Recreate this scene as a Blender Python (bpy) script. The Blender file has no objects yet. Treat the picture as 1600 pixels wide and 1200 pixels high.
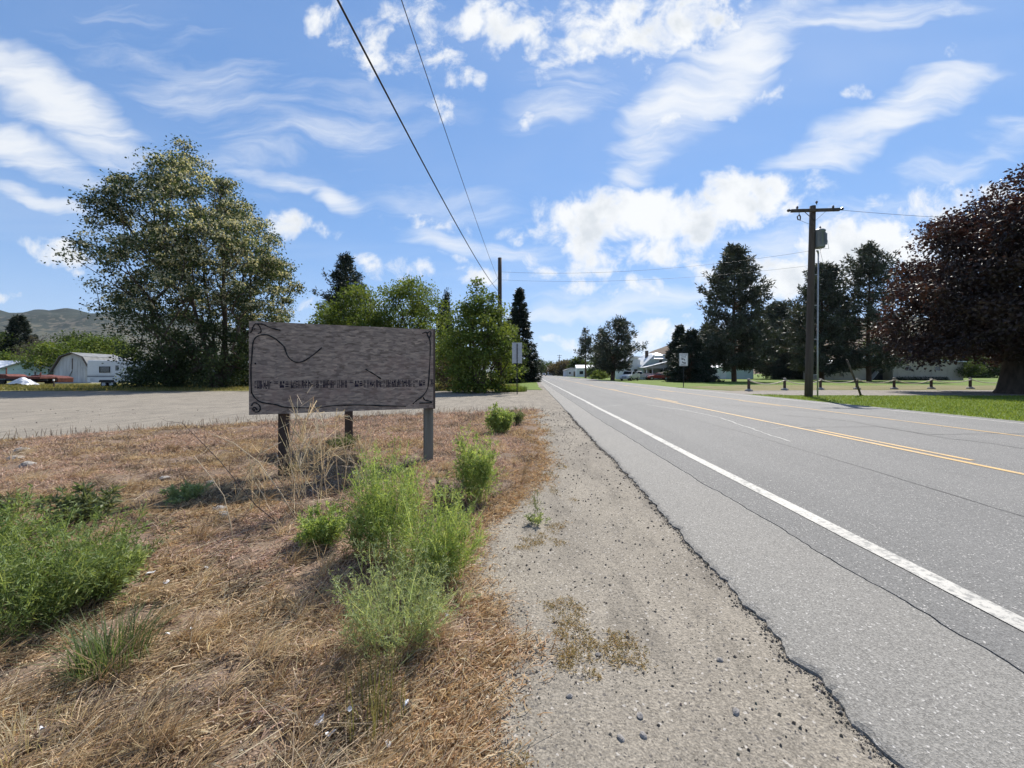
import bpy, math, random
import numpy as np
from mathutils import Vector, Matrix

R = math.radians
scene = bpy.context.scene
col = scene.collection
rng = np.random.default_rng(7)
random.seed(7)

# ------------------------------------------------------------------ camera, world, sun, exposure
FPX, VX, VY, CH = 625.0, 829.0, 583.0, 1.4      # focal length and vanishing point of the road (1600x1200), eye height
cam_d = bpy.data.cameras.new("camera")
cam = bpy.data.objects.new("camera", cam_d); col.objects.link(cam)
cam.location = (0, 0, CH); cam.rotation_euler = (R(90), 0, 0)
cam_d.sensor_width = 36; cam_d.lens = FPX / 1600 * 36
cam_d.shift_x = -(VX - 800) / 1600; cam_d.shift_y = -(600 - VY) / 1600
cam_d.clip_start = 0.05; cam_d.clip_end = 60000
scene.camera = cam
scene.render.engine = 'CYCLES'
scene.cycles.use_denoising = True
scene.cycles.max_bounces = 6
scene.cycles.transparent_max_bounces = 6
scene.cycles.volume_bounces = 0
vs = scene.view_settings
vs.view_transform = 'Standard'; vs.look = 'None'; vs.exposure = 0.85; vs.gamma = 1.0; vs.use_curve_mapping = False

SUN_EL, SUN_AZ = 51.0, 25.6       # azimuth east of the road direction (+Y towards +X)
sd = bpy.data.lights.new("sun", 'SUN'); sd.energy = 4.0; sd.angle = R(0.53); sd.color = (1.0, 0.95, 0.87)
sun = bpy.data.objects.new("sun", sd); col.objects.link(sun)
_s = Vector((math.sin(R(SUN_AZ)) * math.cos(R(SUN_EL)), math.cos(R(SUN_AZ)) * math.cos(R(SUN_EL)), math.sin(R(SUN_EL))))
sun.rotation_euler = _s.to_track_quat('Z', 'Y').to_euler(); sun.location = _s * 300

world = bpy.data.worlds.new("World"); scene.world = world; world.use_nodes = True


SKY_S = 0.14


def build_world():
    nt = world.node_tree; N = nt.nodes; L = nt.links
    N.clear()

    def new(t, **k):
        n = N.new(t)
        for a, v in k.items(): setattr(n, a, v)
        return n

    def put(sock, v):
        if isinstance(v, bpy.types.NodeSocket): L.new(v, sock)
        else: sock.default_value = v

    def math_(op, a, b=None, c=None, clamp=False):
        n = new('ShaderNodeMath', operation=op, use_clamp=clamp)
        put(n.inputs[0], a)
        if b is not None: put(n.inputs[1], b)
        if c is not None: put(n.inputs[2], c)
        return n.outputs[0]

    def sstep(x, lo, hi):
        n = new('ShaderNodeMapRange', interpolation_type='SMOOTHSTEP')
        put(n.inputs[0], x); n.inputs[1].default_value = lo; n.inputs[2].default_value = hi
        return n.outputs[0]

    def noise(vec, scale, detail=6, rough=0.55, dist=0.0):
        n = new('ShaderNodeTexNoise'); put(n.inputs['Vector'], vec)
        n.inputs['Scale'].default_value = scale; n.inputs['Detail'].default_value = detail
        n.inputs['Roughness'].default_value = rough; n.inputs['Distortion'].default_value = dist
        return n

    def comb(x, y, z=0.0):
        n = new('ShaderNodeCombineXYZ'); put(n.inputs[0], x); put(n.inputs[1], y); put(n.inputs[2], z)
        return n.outputs[0]

    def vmath(op, a, b):
        n = new('ShaderNodeVectorMath', operation=op); put(n.inputs[0], a); put(n.inputs[1], b)
        return n.outputs['Value'] if op == 'DOT_PRODUCT' else n.outputs[0]

    def mapping(v, loc=(0, 0, 0), rot=0.0, sc=(1, 1, 1), typ='POINT'):
        n = new('ShaderNodeMapping', vector_type=typ); put(n.inputs[0], v)
        n.inputs[1].default_value = loc; n.inputs[2].default_value = (0, 0, rot); n.inputs[3].default_value = sc
        return n.outputs[0]

    sky = new('ShaderNodeTexSky', sky_type='NISHITA'); sky.sun_disc = False
    sky.sun_elevation = R(SUN_EL); sky.sun_rotation = R(SUN_AZ)
    sky.altitude = 300; sky.air_density = 1.0; sky.dust_density = 0.1; sky.ozone_density = 3.0
    tc = new('ShaderNodeTexCoord'); D = tc.outputs['Generated']
    sp = new('ShaderNodeSeparateXYZ'); L.new(D, sp.inputs[0]); x, y, z = sp.outputs
    # directions ahead are described by (east/ahead, up/ahead); the rest of the sky by the cloud-deck plane
    yy = math_('MAXIMUM', y, 0.08)
    a = math_('DIVIDE', x, yy); b = math_('DIVIDE', z, yy)
    ab = comb(a, b)
    zz = math_('ADD', math_('MAXIMUM', z, 0.0), 0.12)
    pl = comb(math_('DIVIDE', x, zz), math_('DIVIDE', y, zz), 3.7)
    front = sstep(y, 0.10, 0.30)
    wn = noise(ab, 5.0, 3, 0.5)
    w1 = vmath('MULTIPLY', vmath('SUBTRACT', wn.outputs['Color'], (0.5, 0.5, 0.5)), (0.16, 0.12, 0.0))
    abp = vmath('ADD', ab, w1)

    def field(v, blobs):
        acc = None
        for (px, py, rx, ry, ang, s) in blobs:
            m = mapping(v, ((px - VX) / FPX, (VY - py) / FPX, 0), R(-ang), (rx / FPX, ry / FPX, 1), 'TEXTURE')
            d = vmath('DOT_PRODUCT', m, m)
            f = math_('MULTIPLY_ADD', d, -s, s)
            acc = f if acc is None else math_('MAXIMUM', acc, f)
        return math_('MAXIMUM', acc, -0.6)

    # heaped clouds: centre, half-axes, tilt, weight
    puffy = [(497, 18, 22, 26, 60, .8), (590, 55, 50, 62, 70, .8), (640, 35, 42, 60, 0, .75), (725, 35, 36, 28, -30, .95), (700, 98, 36, 26, 0, .85),
             (697, 165, 18, 20, 0, .8), (790, 40, 55, 45, 30, 1.0), (752, 125, 16, 14, 0, .6), (825, 182, 17, 12, 0, .75), (842, 90, 34, 30, 0, .8),
             (885, 82, 50, 28, -20, .9), (960, 32, 100, 48, -5, 1.15), (1060, 35, 110, 50, -15, 1.1), (1060, 186, 62, 14, -10, .85), (1195, 145, 34, 13, -20, .55),
             (1485, 87, 24, 14, -20, .45), (1335, 142, 22, 11, -20, .45),
             (448, 346, 42, 24, 10, 1.0), (92, 396, 52, 20, 5, .95), (525, 366, 28, 16, 10, .6), (15, 478, 40, 9, 0, .7),
             (930, 345, 85, 46, 0, 1.4), (1010, 335, 110, 44, -5, 1.4), (1130, 325, 130, 42, -10, 1.4), (1000, 392, 110, 28, 0, 1.1), (1075, 372, 95, 24, -8, 1.1),
             (1325, 395, 150, 55, -25, 1.35), (1255, 430, 80, 40, -20, 1.2), (1400, 330, 90, 24, -28, .9), (1400, 390, 80, 40, -10, .9), (1545, 297, 60, 16, -10, .9),
             (660, 345, 60, 22, 5, .7), (625, 425, 58, 16, 4, .8), (690, 405, 40, 10, 20, .5), (745, 437, 46, 18, 0, .85), (800, 370, 26, 14, 0, .6), (835, 400, 30, 16, 0, .6),
             (900, 425, 80, 18, -3, .75), (960, 452, 110, 16, 0, .7), (1090, 445, 120, 18, -5, .7), (1040, 520, 90, 22, -8, .95), (960, 545, 90, 20, -3, .85), (870, 530, 50, 14, 0, .7),
             (1250, 300, 40, 12, -10, .4), (490, 470, 40, 8, 0, .6), (590, 480, 80, 9, 3, .5), (1500, 430, 90, 45, -20, .9), (1180, 420, 120, 26, -12, .8), (1330, 330, 60, 18, -28, .7)]
    # streaks of ice cloud
    wispy = [(75, 150, 215, 62, 30, 1.15), (35, 235, 150, 42, 22, 1.0), (45, 312, 120, 20, 14, .85), (330, 130, 260, 90, 25, .38), (520, 200, 240, 70, -15, .36),
             (440, 275, 110, 16, 6, .75), (530, 303, 56, 20, 32, .85), (150, 245, 100, 22, 28, .5),
             (1130, 110, 250, 72, -40, 1.05), (1380, 18, 190, 30, -3, .85), (1000, 250, 75, 34, -48, .65), (1370, 195, 220, 42, -25, .9), (1465, 130, 110, 34, -14, .95),
             (1560, 230, 120, 30, -24, .6), (880, 150, 120, 46, -15, .5), (690, 380, 90, 24, 14, .75), (1180, 60, 150, 60, -30, .8), (1500, 250, 180, 40, -24, .4),
             (700, 320, 150, 40, 5, .4), (900, 490, 160, 16, -3, .7), (1000, 470, 250, 30, -5, .6), (780, 395, 110, 20, 3, .5), (1250, 380, 220, 60, -20, .55)]
    pn = noise(ab, 11.0, 7, 0.62, 0.3)
    Fp = field(abp, [(p[0], p[1], p[2] * 1.4, p[3] * 1.45, p[4], p[5]) for p in puffy])
    gen_p = math_('MULTIPLY_ADD', noise(pl, 1.1, 4, 0.5).outputs[0], 3.2, -1.65)
    mixp = new('ShaderNodeMix', data_type='FLOAT'); put(mixp.inputs[0], front); put(mixp.inputs[2], gen_p); put(mixp.inputs[3], Fp)
    vp = math_('MULTIPLY_ADD', math_('SUBTRACT', pn.outputs[0], 0.5), 3.6, mixp.outputs[0])
    Ap = sstep(vp, 0.22, 1.25)
    # streak noise, drawn out along each side's wind direction
    nr = noise(mapping(abp, (0, 0, 0), R(-33), (2.2, 12.0, 1)), 1.5, 6, 0.6, 0.4)
    nl = noise(mapping(abp, (0, 0, 0), R(24), (2.2, 12.0, 1)), 1.5, 6, 0.6, 0.4)
    sx = sstep(a, -0.45, 0.0)
    nm = new('ShaderNodeMix', data_type='FLOAT'); put(nm.inputs[0], sx); put(nm.inputs[2], nl.outputs[0]); put(nm.inputs[3], nr.outputs[0])
    Fw = field(abp, wispy)
    gen_w = math_('MULTIPLY_ADD', noise(mapping(pl, (0, 0, 0), R(20), (0.35, 1.2, 1)), 0.9, 4, 0.6, 0.5).outputs[0], 1.8, -0.75)
    mixw = new('ShaderNodeMix', data_type='FLOAT'); put(mixw.inputs[0], front); put(mixw.inputs[2], gen_w); put(mixw.inputs[3], Fw)
    vw = math_('MULTIPLY_ADD', math_('SUBTRACT', nm.outputs[0], 0.48), 1.9, mixw.outputs[0])
    Aw = math_('MULTIPLY', sstep(vw, 0.0, 1.3), 0.9)
    veil = math_('MULTIPLY', sstep(noise(mapping(pl, (0, 0, 0), R(-25), (0.4, 1.1, 1)), 0.8, 4, 0.6, 0.6).outputs[0], 0.45, 0.85), 0.24)
    low = math_('MULTIPLY', sstep(z, 0.30, 0.0), 0.2)     # the thicker air along the horizon
    A = math_('MAXIMUM', math_('MAXIMUM', Ap, Aw), veil)
    A = math_('MAXIMUM', A, low)
    # cloud tone: bright tops, greyer thick bellies
    sh = noise(vmath('ADD', ab, (0.02, 0.05, 0.0)), 8.0, 4, 0.55, 0.0)
    thick = sstep(vp, 0.7, 1.5)
    g = math_('MULTIPLY', math_('MULTIPLY', thick, sstep(sh.outputs[0], 0.42, 0.68)), 0.55)
    cm = new('ShaderNodeMix', data_type='RGBA'); put(cm.inputs[0], g)
    cm.inputs[6].default_value = (0.96, 0.98, 1.0, 1); cm.inputs[7].default_value = (0.50, 0.57, 0.66, 1)
    skc = vmath('MULTIPLY', sky.outputs[0], (SKY_S * 0.70, SKY_S * 0.93, SKY_S * 1.16))
    skd = vmath('ADD', vmath('MULTIPLY', skc, (2.6, 1.75, 1.05)), (1.0, 1.0, 1.0))     # a soft shoulder, as a camera rolls off a bright horizon
    b1 = new('ShaderNodeBackground'); L.new(vmath('DIVIDE', skc, skd), b1.inputs[0]); b1.inputs[1].default_value = 1.0
    b2 = new('ShaderNodeBackground'); L.new(cm.outputs[2], b2.inputs[0]); b2.inputs[1].default_value = 0.55
    ms = new('ShaderNodeMixShader'); L.new(A, ms.inputs[0]); L.new(b1.outputs[0], ms.inputs[1]); L.new(b2.outputs[0], ms.inputs[2])
    out = new('ShaderNodeOutputWorld'); L.new(ms.outputs[0], out.inputs[0])
    world.cycles.sampling_method = 'MANUAL'; world.cycles.sample_map_resolution = 512


build_world()
#--SKYEND--

# ------------------------------------------------------------------ helpers
def GP(px, py):                       # the ground point seen at a pixel of the 1600x1200 photograph
    Y = FPX * CH / (py - VY)
    return ((px - VX) / FPX * Y, Y)


def XP(px, Y): return (px - VX) / FPX * Y
def ZP(py, Y): return CH - (py - VY) / FPX * Y


def props(o, label=None, cat=None, group=None, kind=None):
    if label: o['label'] = label
    if cat: o['category'] = cat
    if group: o['group'] = group
    if kind: o['kind'] = kind
    return o


def empty(name, loc=(0, 0, 0), rz=0.0, label=None, cat=None, group=None):
    o = bpy.data.objects.new(name, None); col.objects.link(o)
    o.location = loc; o.rotation_euler = (0, 0, rz); o.empty_display_size = 0.2
    return props(o, label, cat, group)


def mesh_np(name, V, F, mats, parent=None, colr=None, midx=None, smooth=False):
    """one mesh object from numpy arrays; F is (m,4) or (m,3)"""
    V = np.asarray(V, np.float32); F = np.asarray(F, np.int32)
    me = bpy.data.meshes.new(name)
    k = F.shape[1]; m = len(F)
    me.vertices.add(len(V)); me.vertices.foreach_set('co', V.ravel())
    me.loops.add(m * k); me.loops.foreach_set('vertex_index', F.ravel())
    me.polygons.add(m); me.polygons.foreach_set('loop_start', np.arange(0, m * k, k, dtype=np.int32))
    me.polygons.foreach_set('use_smooth', np.full(m, smooth, bool))
    if midx is not None: me.polygons.foreach_set('material_index', np.asarray(midx, np.int32))
    me.update(calc_edges=True)
    if colr is not None:
        at = me.attributes.new('Col', 'FLOAT_COLOR', 'POINT')
        c4 = np.ones((len(V), 4), np.float32); c4[:, :3] = colr
        at.data.foreach_set('color', c4.ravel())
    for mt in (mats if isinstance(mats, (list, tuple)) else [mats]): me.materials.append(mt)
    o = bpy.data.objects.new(name, me); col.objects.link(o)
    if parent: o.parent = parent
    return o


class MB:
    """collects simple solids, builds them as one mesh"""
    def __init__(s): s.v = []; s.f = []; s.m = []

    def add(s, vs, fs, m=0):
        n = len(s.v); s.v += [tuple(p) for p in vs]; s.f += [tuple(i + n for i in f) for f in fs]; s.m += [m] * len(fs)
        return s

    def box(s, x0, x1, y0, y1, z0, z1, m=0):
        return s.add([(x0, y0, z0), (x1, y0, z0), (x1, y1, z0), (x0, y1, z0), (x0, y0, z1), (x1, y0, z1), (x1, y1, z1), (x0, y1, z1)],
                     [(3, 2, 1, 0), (4, 5, 6, 7), (0, 1, 5, 4), (1, 2, 6, 5), (2, 3, 7, 6), (3, 0, 4, 7)], m)

    def bar(s, p, q, w, h, m=0, up=(0, 0, 1)):
        p = Vector(p); q = Vector(q); d = (q - p).normalized(); u = Vector(up)
        r = d.cross(u)
        if r.length < 1e-4: r = d.cross(Vector((1, 0, 0)))
        r.normalize(); u = r.cross(d).normalized()
        vs = []
        for c in (p, q):
            for a, b in ((-1, -1), (1, -1), (1, 1), (-1, 1)): vs.append(c + r * (a * w / 2) + u * (b * h / 2))
        return s.add(vs, [(3, 2, 1, 0), (4, 5, 6, 7), (0, 1, 5, 4), (1, 2, 6, 5), (2, 3, 7, 6), (3, 0, 4, 7)], m)

    def tube(s, pts, rad, n=6, m=0, cap=True):
        pts = [Vector(p) for p in pts]; k = len(pts)
        rad = [rad] * k if not isinstance(rad, (list, tuple)) else rad
        vs = []; prev = None
        for i, p in enumerate(pts):
            d = (pts[min(i + 1, k - 1)] - pts[max(i - 1, 0)]).normalized()
            r = d.cross(Vector((0, 0, 1))) if prev is None else prev - d * prev.dot(d)
            if r.length < 1e-4: r = d.cross(Vector((1, 0, 0)))
            r.normalize(); prev = r; u = d.cross(r)
            for j in range(n):
                t = 2 * math.pi * j / n; vs.append(p + (r * math.cos(t) + u * math.sin(t)) * rad[i])
        fs = [(i * n + j, i * n + (j + 1) % n, (i + 1) * n + (j + 1) % n, (i + 1) * n + j) for i in range(k - 1) for j in range(n)]
        if cap: fs += [tuple(range(n - 1, -1, -1)), tuple((k - 1) * n + j for j in range(n))]
        return s.add(vs, fs, m)

    def prism(s, poly, y0, y1, m=0):          # polygon in x,z pushed along y
        n = len(poly)
        vs = [(x, y0, z) for x, z in poly] + [(x, y1, z) for x, z in poly]
        fs = [(i, (i + 1) % n, n + (i + 1) % n, n + i) for i in range(n)] + [tuple(range(n - 1, -1, -1)), tuple(range(n, 2 * n))]
        return s.add(vs, fs, m)

    def prism_z(s, poly, z0, z1, m=0):        # polygon in x,y pushed upwards
        n = len(poly)
        vs = [(x, y, z0) for x, y in poly] + [(x, y, z1) for x, y in poly]
        fs = [(i, (i + 1) % n, n + (i + 1) % n, n + i) for i in range(n)] + [tuple(range(n - 1, -1, -1)), tuple(range(n, 2 * n))]
        return s.add(vs, fs, m)

    def lathe(s, prof, n=12, c=(0, 0, 0), m=0):
        vs = []
        for r, z in prof:
            for j in range(n):
                t = 2 * math.pi * j / n; vs.append((c[0] + r * math.cos(t), c[1] + r * math.sin(t), c[2] + z))
        k = len(prof)
        fs = [(i * n + j, i * n + (j + 1) % n, (i + 1) * n + (j + 1) % n, (i + 1) * n + j) for i in range(k - 1) for j in range(n)]
        fs += [tuple(range(n - 1, -1, -1)), tuple((k - 1) * n + j for j in range(n))]
        return s.add(vs, fs, m)

    def build(s, name, mats, parent=None, smooth=False, bevel=0.0):
        me = bpy.data.meshes.new(name); me.from_pydata(s.v, [], s.f); me.update()
        for mt in (mats if isinstance(mats, (list, tuple)) else [mats]): me.materials.append(mt)
        me.polygons.foreach_set('material_index', s.m)
        if smooth: me.polygons.foreach_set('use_smooth', [True] * len(me.polygons))
        o = bpy.data.objects.new(name, me); col.objects.link(o)
        if parent: o.parent = parent
        if bevel:
            b = o.modifiers.new('bevel', 'BEVEL'); b.width = bevel; b.segments = 2; b.limit_method = 'ANGLE'
        return o


def copy_tree(o, parent=None):
    c = o.copy(); col.objects.link(c)
    if parent: c.parent = parent
    for ch in list(o.children): copy_tree(ch, c)
    return c


# ------------------------------------------------------------------ materials
class NT:
    def __init__(s, name):
        s.m = bpy.data.materials.new(name); s.m.use_nodes = True; s.t = s.m.node_tree; s.t.nodes.clear()
        s.out = s.n('ShaderNodeOutputMaterial')

    def n(s, t, **k):
        n = s.t.nodes.new(t)
        for a, v in k.items(): setattr(n, a, v)
        return n

    def put(s, sock, v):
        if isinstance(v, bpy.types.NodeSocket): s.t.links.new(v, sock)
        else: sock.default_value = v

    def noise(s, vec, scale, detail=4, rough=0.55, dist=0.0):
        n = s.n('ShaderNodeTexNoise'); s.put(n.inputs['Vector'], vec)
        n.inputs['Scale'].default_value = scale; n.inputs['Detail'].default_value = detail
        n.inputs['Roughness'].default_value = rough; n.inputs['Distortion'].default_value = dist
        return n.outputs[0]

    def voro(s, vec, scale, out='Distance', feat='F1'):
        n = s.n('ShaderNodeTexVoronoi', feature=feat); s.put(n.inputs['Vector'], vec); n.inputs['Scale'].default_value = scale
        return n.outputs[out]

    def coord(s, kind='Object'): return s.n('ShaderNodeTexCoord').outputs[kind]

    def mapv(s, v, rot=(0, 0, 0), sc=(1, 1, 1)):
        n = s.n('ShaderNodeMapping'); s.put(n.inputs[0], v); n.inputs[2].default_value = rot; n.inputs[3].default_value = sc
        return n.outputs[0]

    def ramp(s, f, stops):
        n = s.n('ShaderNodeValToRGB'); s.put(n.inputs[0], f); e = n.color_ramp.elements
        while len(e) < len(stops): e.new(0.5)
        for i, (p, c) in enumerate(stops): e[i].position = p; e[i].color = (*c, 1) if len(c) == 3 else c
        return n.outputs[0]

    def mr(s, f, a, b, c=0.0, d=1.0):
        n = s.n('ShaderNodeMapRange'); s.put(n.inputs[0], f)
        for i, v in zip((1, 2, 3, 4), (a, b, c, d)): n.inputs[i].default_value = v
        return n.outputs[0]

    def mix(s, f, a, b, blend='MIX'):
        n = s.n('ShaderNodeMix', data_type='RGBA', blend_type=blend); s.put(n.inputs[0], f)
        for i, v in ((6, a), (7, b)): s.put(n.inputs[i], (*v, 1) if isinstance(v, tuple) and len(v) == 3 else v)
        return n.outputs[2]

    def math(s, op, a, b=0.0):
        n = s.n('ShaderNodeMath', operation=op); s.put(n.inputs[0], a); s.put(n.inputs[1], b); return n.outputs[0]

    def attr(s, name): return s.n('ShaderNodeAttribute', attribute_name=name)

    def bump(s, h, strength=0.3, dist=0.01, normal=None):
        n = s.n('ShaderNodeBump'); n.inputs['Strength'].default_value = strength; n.inputs['Distance'].default_value = dist
        s.put(n.inputs['Height'], h)
        if normal is not None: s.put(n.inputs['Normal'], normal)
        return n.outputs[0]

    def principled(s, color, rough=0.8, metal=0.0, normal=None, spec=0.5):
        p = s.n('ShaderNodeBsdfPrincipled')
        s.put(p.inputs['Base Color'], (*color, 1) if isinstance(color, tuple) and len(color) == 3 else color)
        s.put(p.inputs['Roughness'], rough); s.put(p.inputs['Metallic'], metal); s.put(p.inputs['Specular IOR Level'], spec)
        if normal is not None: s.put(p.inputs['Normal'], normal)
        return p.outputs[0]

    def done(s, sh): s.t.links.new(sh, s.out.inputs[0]); return s.m


def plain(name, c, rough=0.7, metal=0.0, var=0.25, scale=3.0, spec=0.4, bump=0.0, bscale=20.0, stretch=(1, 1, 1)):
    t = NT(name); v = t.mapv(t.coord(), sc=stretch)
    f = t.noise(v, scale, 5, 0.6)
    k = t.mr(f, 0.3, 0.7, 1 - var, 1 + var)
    vm = t.n('ShaderNodeVectorMath', operation='SCALE'); vm.inputs[0].default_value = c; t.put(vm.inputs['Scale'], k)
    nb = t.bump(t.noise(v, bscale, 4, 0.6), bump, 0.01) if bump else None
    return t.done(t.principled(vm.outputs[0], rough, metal, nb, spec))


def foliage(name, trans=0.35, rough=0.6, spec=0.25, tint=(1.25, 1.15, 0.6)):
    """leaf surface: colour per leaf, light passes through it"""
    t = NT(name); c = t.attr('Col').outputs['Color']
    p = t.principled(c, rough, 0.0, None, spec)
    tr = t.n('ShaderNodeBsdfTranslucent'); t.put(tr.inputs[0], t.mix(1.0, c, tint, 'MULTIPLY'))
    mx = t.n('ShaderNodeMixShader'); mx.inputs[0].default_value = trans
    t.t.links.new(p, mx.inputs[1]); t.t.links.new(tr.outputs[0], mx.inputs[2])
    return t.done(mx.outputs[0])


M = {}
M['leaf'] = foliage('leaf', 0.42)
M['needle'] = foliage('needle', 0.12, 0.55, 0.3)
M['purple_leaf'] = foliage('purple_leaf', 0.22, 0.5, 0.4, (1.5, 0.8, 0.6))
M['dry_plant'] = foliage('dry_plant', 0.38, 0.7, 0.2, (1.1, 1.0, 0.8))
M['weed'] = foliage('weed', 0.5, 0.5, 0.4, (1.22, 1.14, 0.65))
M['bark'] = plain('bark', (0.075, 0.058, 0.045), 0.9, 0, 0.45, 4, 0.2, 0.6, 9, (1, 1, 0.25))
M['bark_red'] = plain('bark_red', (0.11, 0.068, 0.045), 0.9, 0, 0.4, 3, 0.2, 0.6, 7, (1, 1, 0.3))
M['pole_wood'] = plain('pole_wood', (0.085, 0.066, 0.052), 0.85, 0, 0.35, 5, 0.3, 0.5, 22, (1, 1, 0.06))
M['post_wood'] = plain('post_wood', (0.17, 0.165, 0.135), 0.85, 0, 0.4, 7, 0.3, 0.5, 30, (1, 1, 0.08))
M['post_dark'] = plain('post_dark', (0.07, 0.05, 0.04), 0.85, 0, 0.4, 7, 0.3, 0.5, 30, (1, 1, 0.08))
M['dark_metal'] = plain('dark_metal', (0.03, 0.03, 0.032), 0.5, 0.5, 0.2)
M['galv'] = plain('galv', (0.42, 0.43, 0.44), 0.5, 0.6, 0.15, 8)
M['grey_paint'] = plain('grey_paint', (0.20, 0.22, 0.24), 0.45, 0.2, 0.12, 6)
M['porcelain'] = plain('porcelain', (0.06, 0.05, 0.05), 0.25, 0, 0.1)
M['cable'] = plain('cable', (0.012, 0.012, 0.013), 0.6, 0, 0.1)
M['wire'] = plain('wire', (0.05, 0.05, 0.055), 0.4, 0.8, 0.1)
M['rope'] = plain('rope', (0.70, 0.62, 0.48), 0.9, 0, 0.2, 20)
M['white_siding'] = plain('white_siding', (0.72, 0.73, 0.73), 0.6, 0, 0.05, 1.5)
M['aged_white'] = plain('aged_white', (0.50, 0.51, 0.53), 0.75, 0, 0.22, 2.2, 0.3, 0.3, 12, (1, 1, 0.2))
M['teal_siding'] = plain('teal_siding', (0.48, 0.64, 0.62), 0.6, 0, 0.06, 1.5)
M['mint_siding'] = plain('mint_siding', (0.56, 0.66, 0.63), 0.6, 0, 0.06, 1.5)
M['beige_siding'] = plain('beige_siding', (0.36, 0.31, 0.25), 0.75, 0, 0.08, 1.5)
M['metal_roof'] = plain('metal_roof', (0.62, 0.64, 0.66), 0.45, 0.1, 0.08, 1.0)
M['shingle'] = plain('shingle', (0.20, 0.20, 0.20), 0.9, 0, 0.25, 4)
M['trim_dark'] = plain('trim_dark', (0.09, 0.065, 0.05), 0.7)
M['trim_white'] = plain('trim_white', (0.78, 0.78, 0.76), 0.5, 0, 0.05)
M['concrete'] = plain('concrete', (0.32, 0.31, 0.29), 0.9, 0, 0.2, 6, 0.2, 0.4, 30)
M['rust'] = plain('rust', (0.13, 0.045, 0.035), 0.8, 0.1, 0.45, 4, 0.3, 0.4, 15)
M['tarp'] = plain('tarp', (0.62, 0.63, 0.66), 0.45, 0, 0.12, 4)
M['rubber'] = plain('rubber', (0.015, 0.015, 0.016), 0.8)
M['rim'] = plain('rim', (0.45, 0.45, 0.46), 0.35, 0.7, 0.1)
M['black'] = plain('black', (0.008, 0.008, 0.009), 0.6)
M['head_lamp'] = plain('head_lamp', (0.75, 0.76, 0.78), 0.1, 0, 0.02)
M['tail_lamp'] = plain('tail_lamp', (0.35, 0.01, 0.01), 0.2, 0, 0.05)
M['stripe'] = plain('stripe', (0.05, 0.07, 0.10), 0.5)
M['stamp_ink'] = plain('stamp_ink', (0.022, 0.016, 0.026), 0.8, 0, 0.5, 30)
M['stone'] = plain('stone', (0.27, 0.25, 0.23), 0.9, 0, 0.35, 12, 0.25, 0.5, 30)


def glass_mat():
    t = NT('window_glass'); f = t.noise(t.coord(), 1.5, 3)
    return t.done(t.principled(t.ramp(f, [(0.3, (0.012, 0.016, 0.02)), (0.7, (0.03, 0.036, 0.04))]), 0.06, 0, None, 0.8))


M['glass'] = glass_mat()


def paint_mat(name, c):
    t = NT(name); f = t.noise(t.coord(), 6, 4)
    v = t.n('ShaderNodeVectorMath', operation='SCALE'); v.inputs[0].default_value = c; t.put(v.inputs['Scale'], t.mr(f, 0.3, 0.7, 0.85, 1.08))
    p = t.n('ShaderNodeBsdfPrincipled'); t.put(p.inputs['Base Color'], v.outputs[0]); p.inputs['Roughness'].default_value = 0.35
    p.inputs['Coat Weight'].default_value = 0.6; p.inputs['Coat Roughness'].default_value = 0.08
    return t.done(p.outputs[0])


def asphalt_mat(name, base, warm, chip, coarse):
    t = NT(name); g = t.coord()
    big = t.noise(g, 0.35, 4, 0.6)
    lane = t.noise(t.mapv(g, sc=(1.3, 0.03, 1)), 1.0, 3, 0.5)             # wear along the wheel tracks
    c = t.mix(t.mr(big, 0.35, 0.68), base, warm)
    c = t.mix(t.mr(lane, 0.35, 0.7, 0, 0.25), c, tuple(x * 0.86 for x in base))
    sx = t.n('ShaderNodeSeparateXYZ'); t.put(sx.inputs[0], g)
    tracks = t.math('COSINE', t.math('MULTIPLY', t.math('SUBTRACT', sx.outputs[0], 3.6), 3.307))     # polished wheel tracks
    c = t.mix(t.math('MULTIPLY', t.math('MULTIPLY', t.mr(tracks, 0.0, 1.0, 0.0, 0.3), t.math('GREATER_THAN', sx.outputs[0], 2.75)), t.mr(t.noise(g, 0.5, 4), 0.3, 0.7, 0.3, 1.0)), c, tuple(x * 1.16 for x in warm))
    c = t.mix(t.mr(t.noise(t.mapv(g, sc=(2.2, 0.25, 1)), 1.0, 5, 0.7), 0.56, 0.75, 0.0, 0.3), c, tuple(x * 0.75 for x in base))
    agg = t.voro(g, coarse, 'Color')
    sep = t.n('ShaderNodeSeparateColor'); t.put(sep.inputs[0], agg)
    k = t.mr(sep.outputs[0], 0.0, 1.0, 0.66, 1.32)
    fine = t.noise(g, coarse * 1.9, 2, 0.6)
    k = t.math('MULTIPLY', k, t.mr(fine, 0.3, 0.7, 0.75, 1.25))
    v = t.n('ShaderNodeVectorMath', operation='SCALE'); t.put(v.inputs[0], c); t.put(v.inputs['Scale'], k)
    c = t.mix(t.math('GREATER_THAN', sep.outputs[1], chip), v.outputs[0], (0.42, 0.40, 0.37))
    h = t.math('ADD', t.math('MULTIPLY', t.voro(g, coarse), 0.8), fine)
    return t.done(t.principled(c, 0.78, 0, t.bump(h, 0.55, 0.006), 0.35))


M['asphalt'] = asphalt_mat('asphalt', (0.146, 0.142, 0.134), (0.164, 0.159, 0.149), 0.975, 130)
M['asphalt_shoulder'] = asphalt_mat('asphalt_shoulder', (0.196, 0.186, 0.168), (0.218, 0.206, 0.184), 0.978, 130)


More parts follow.
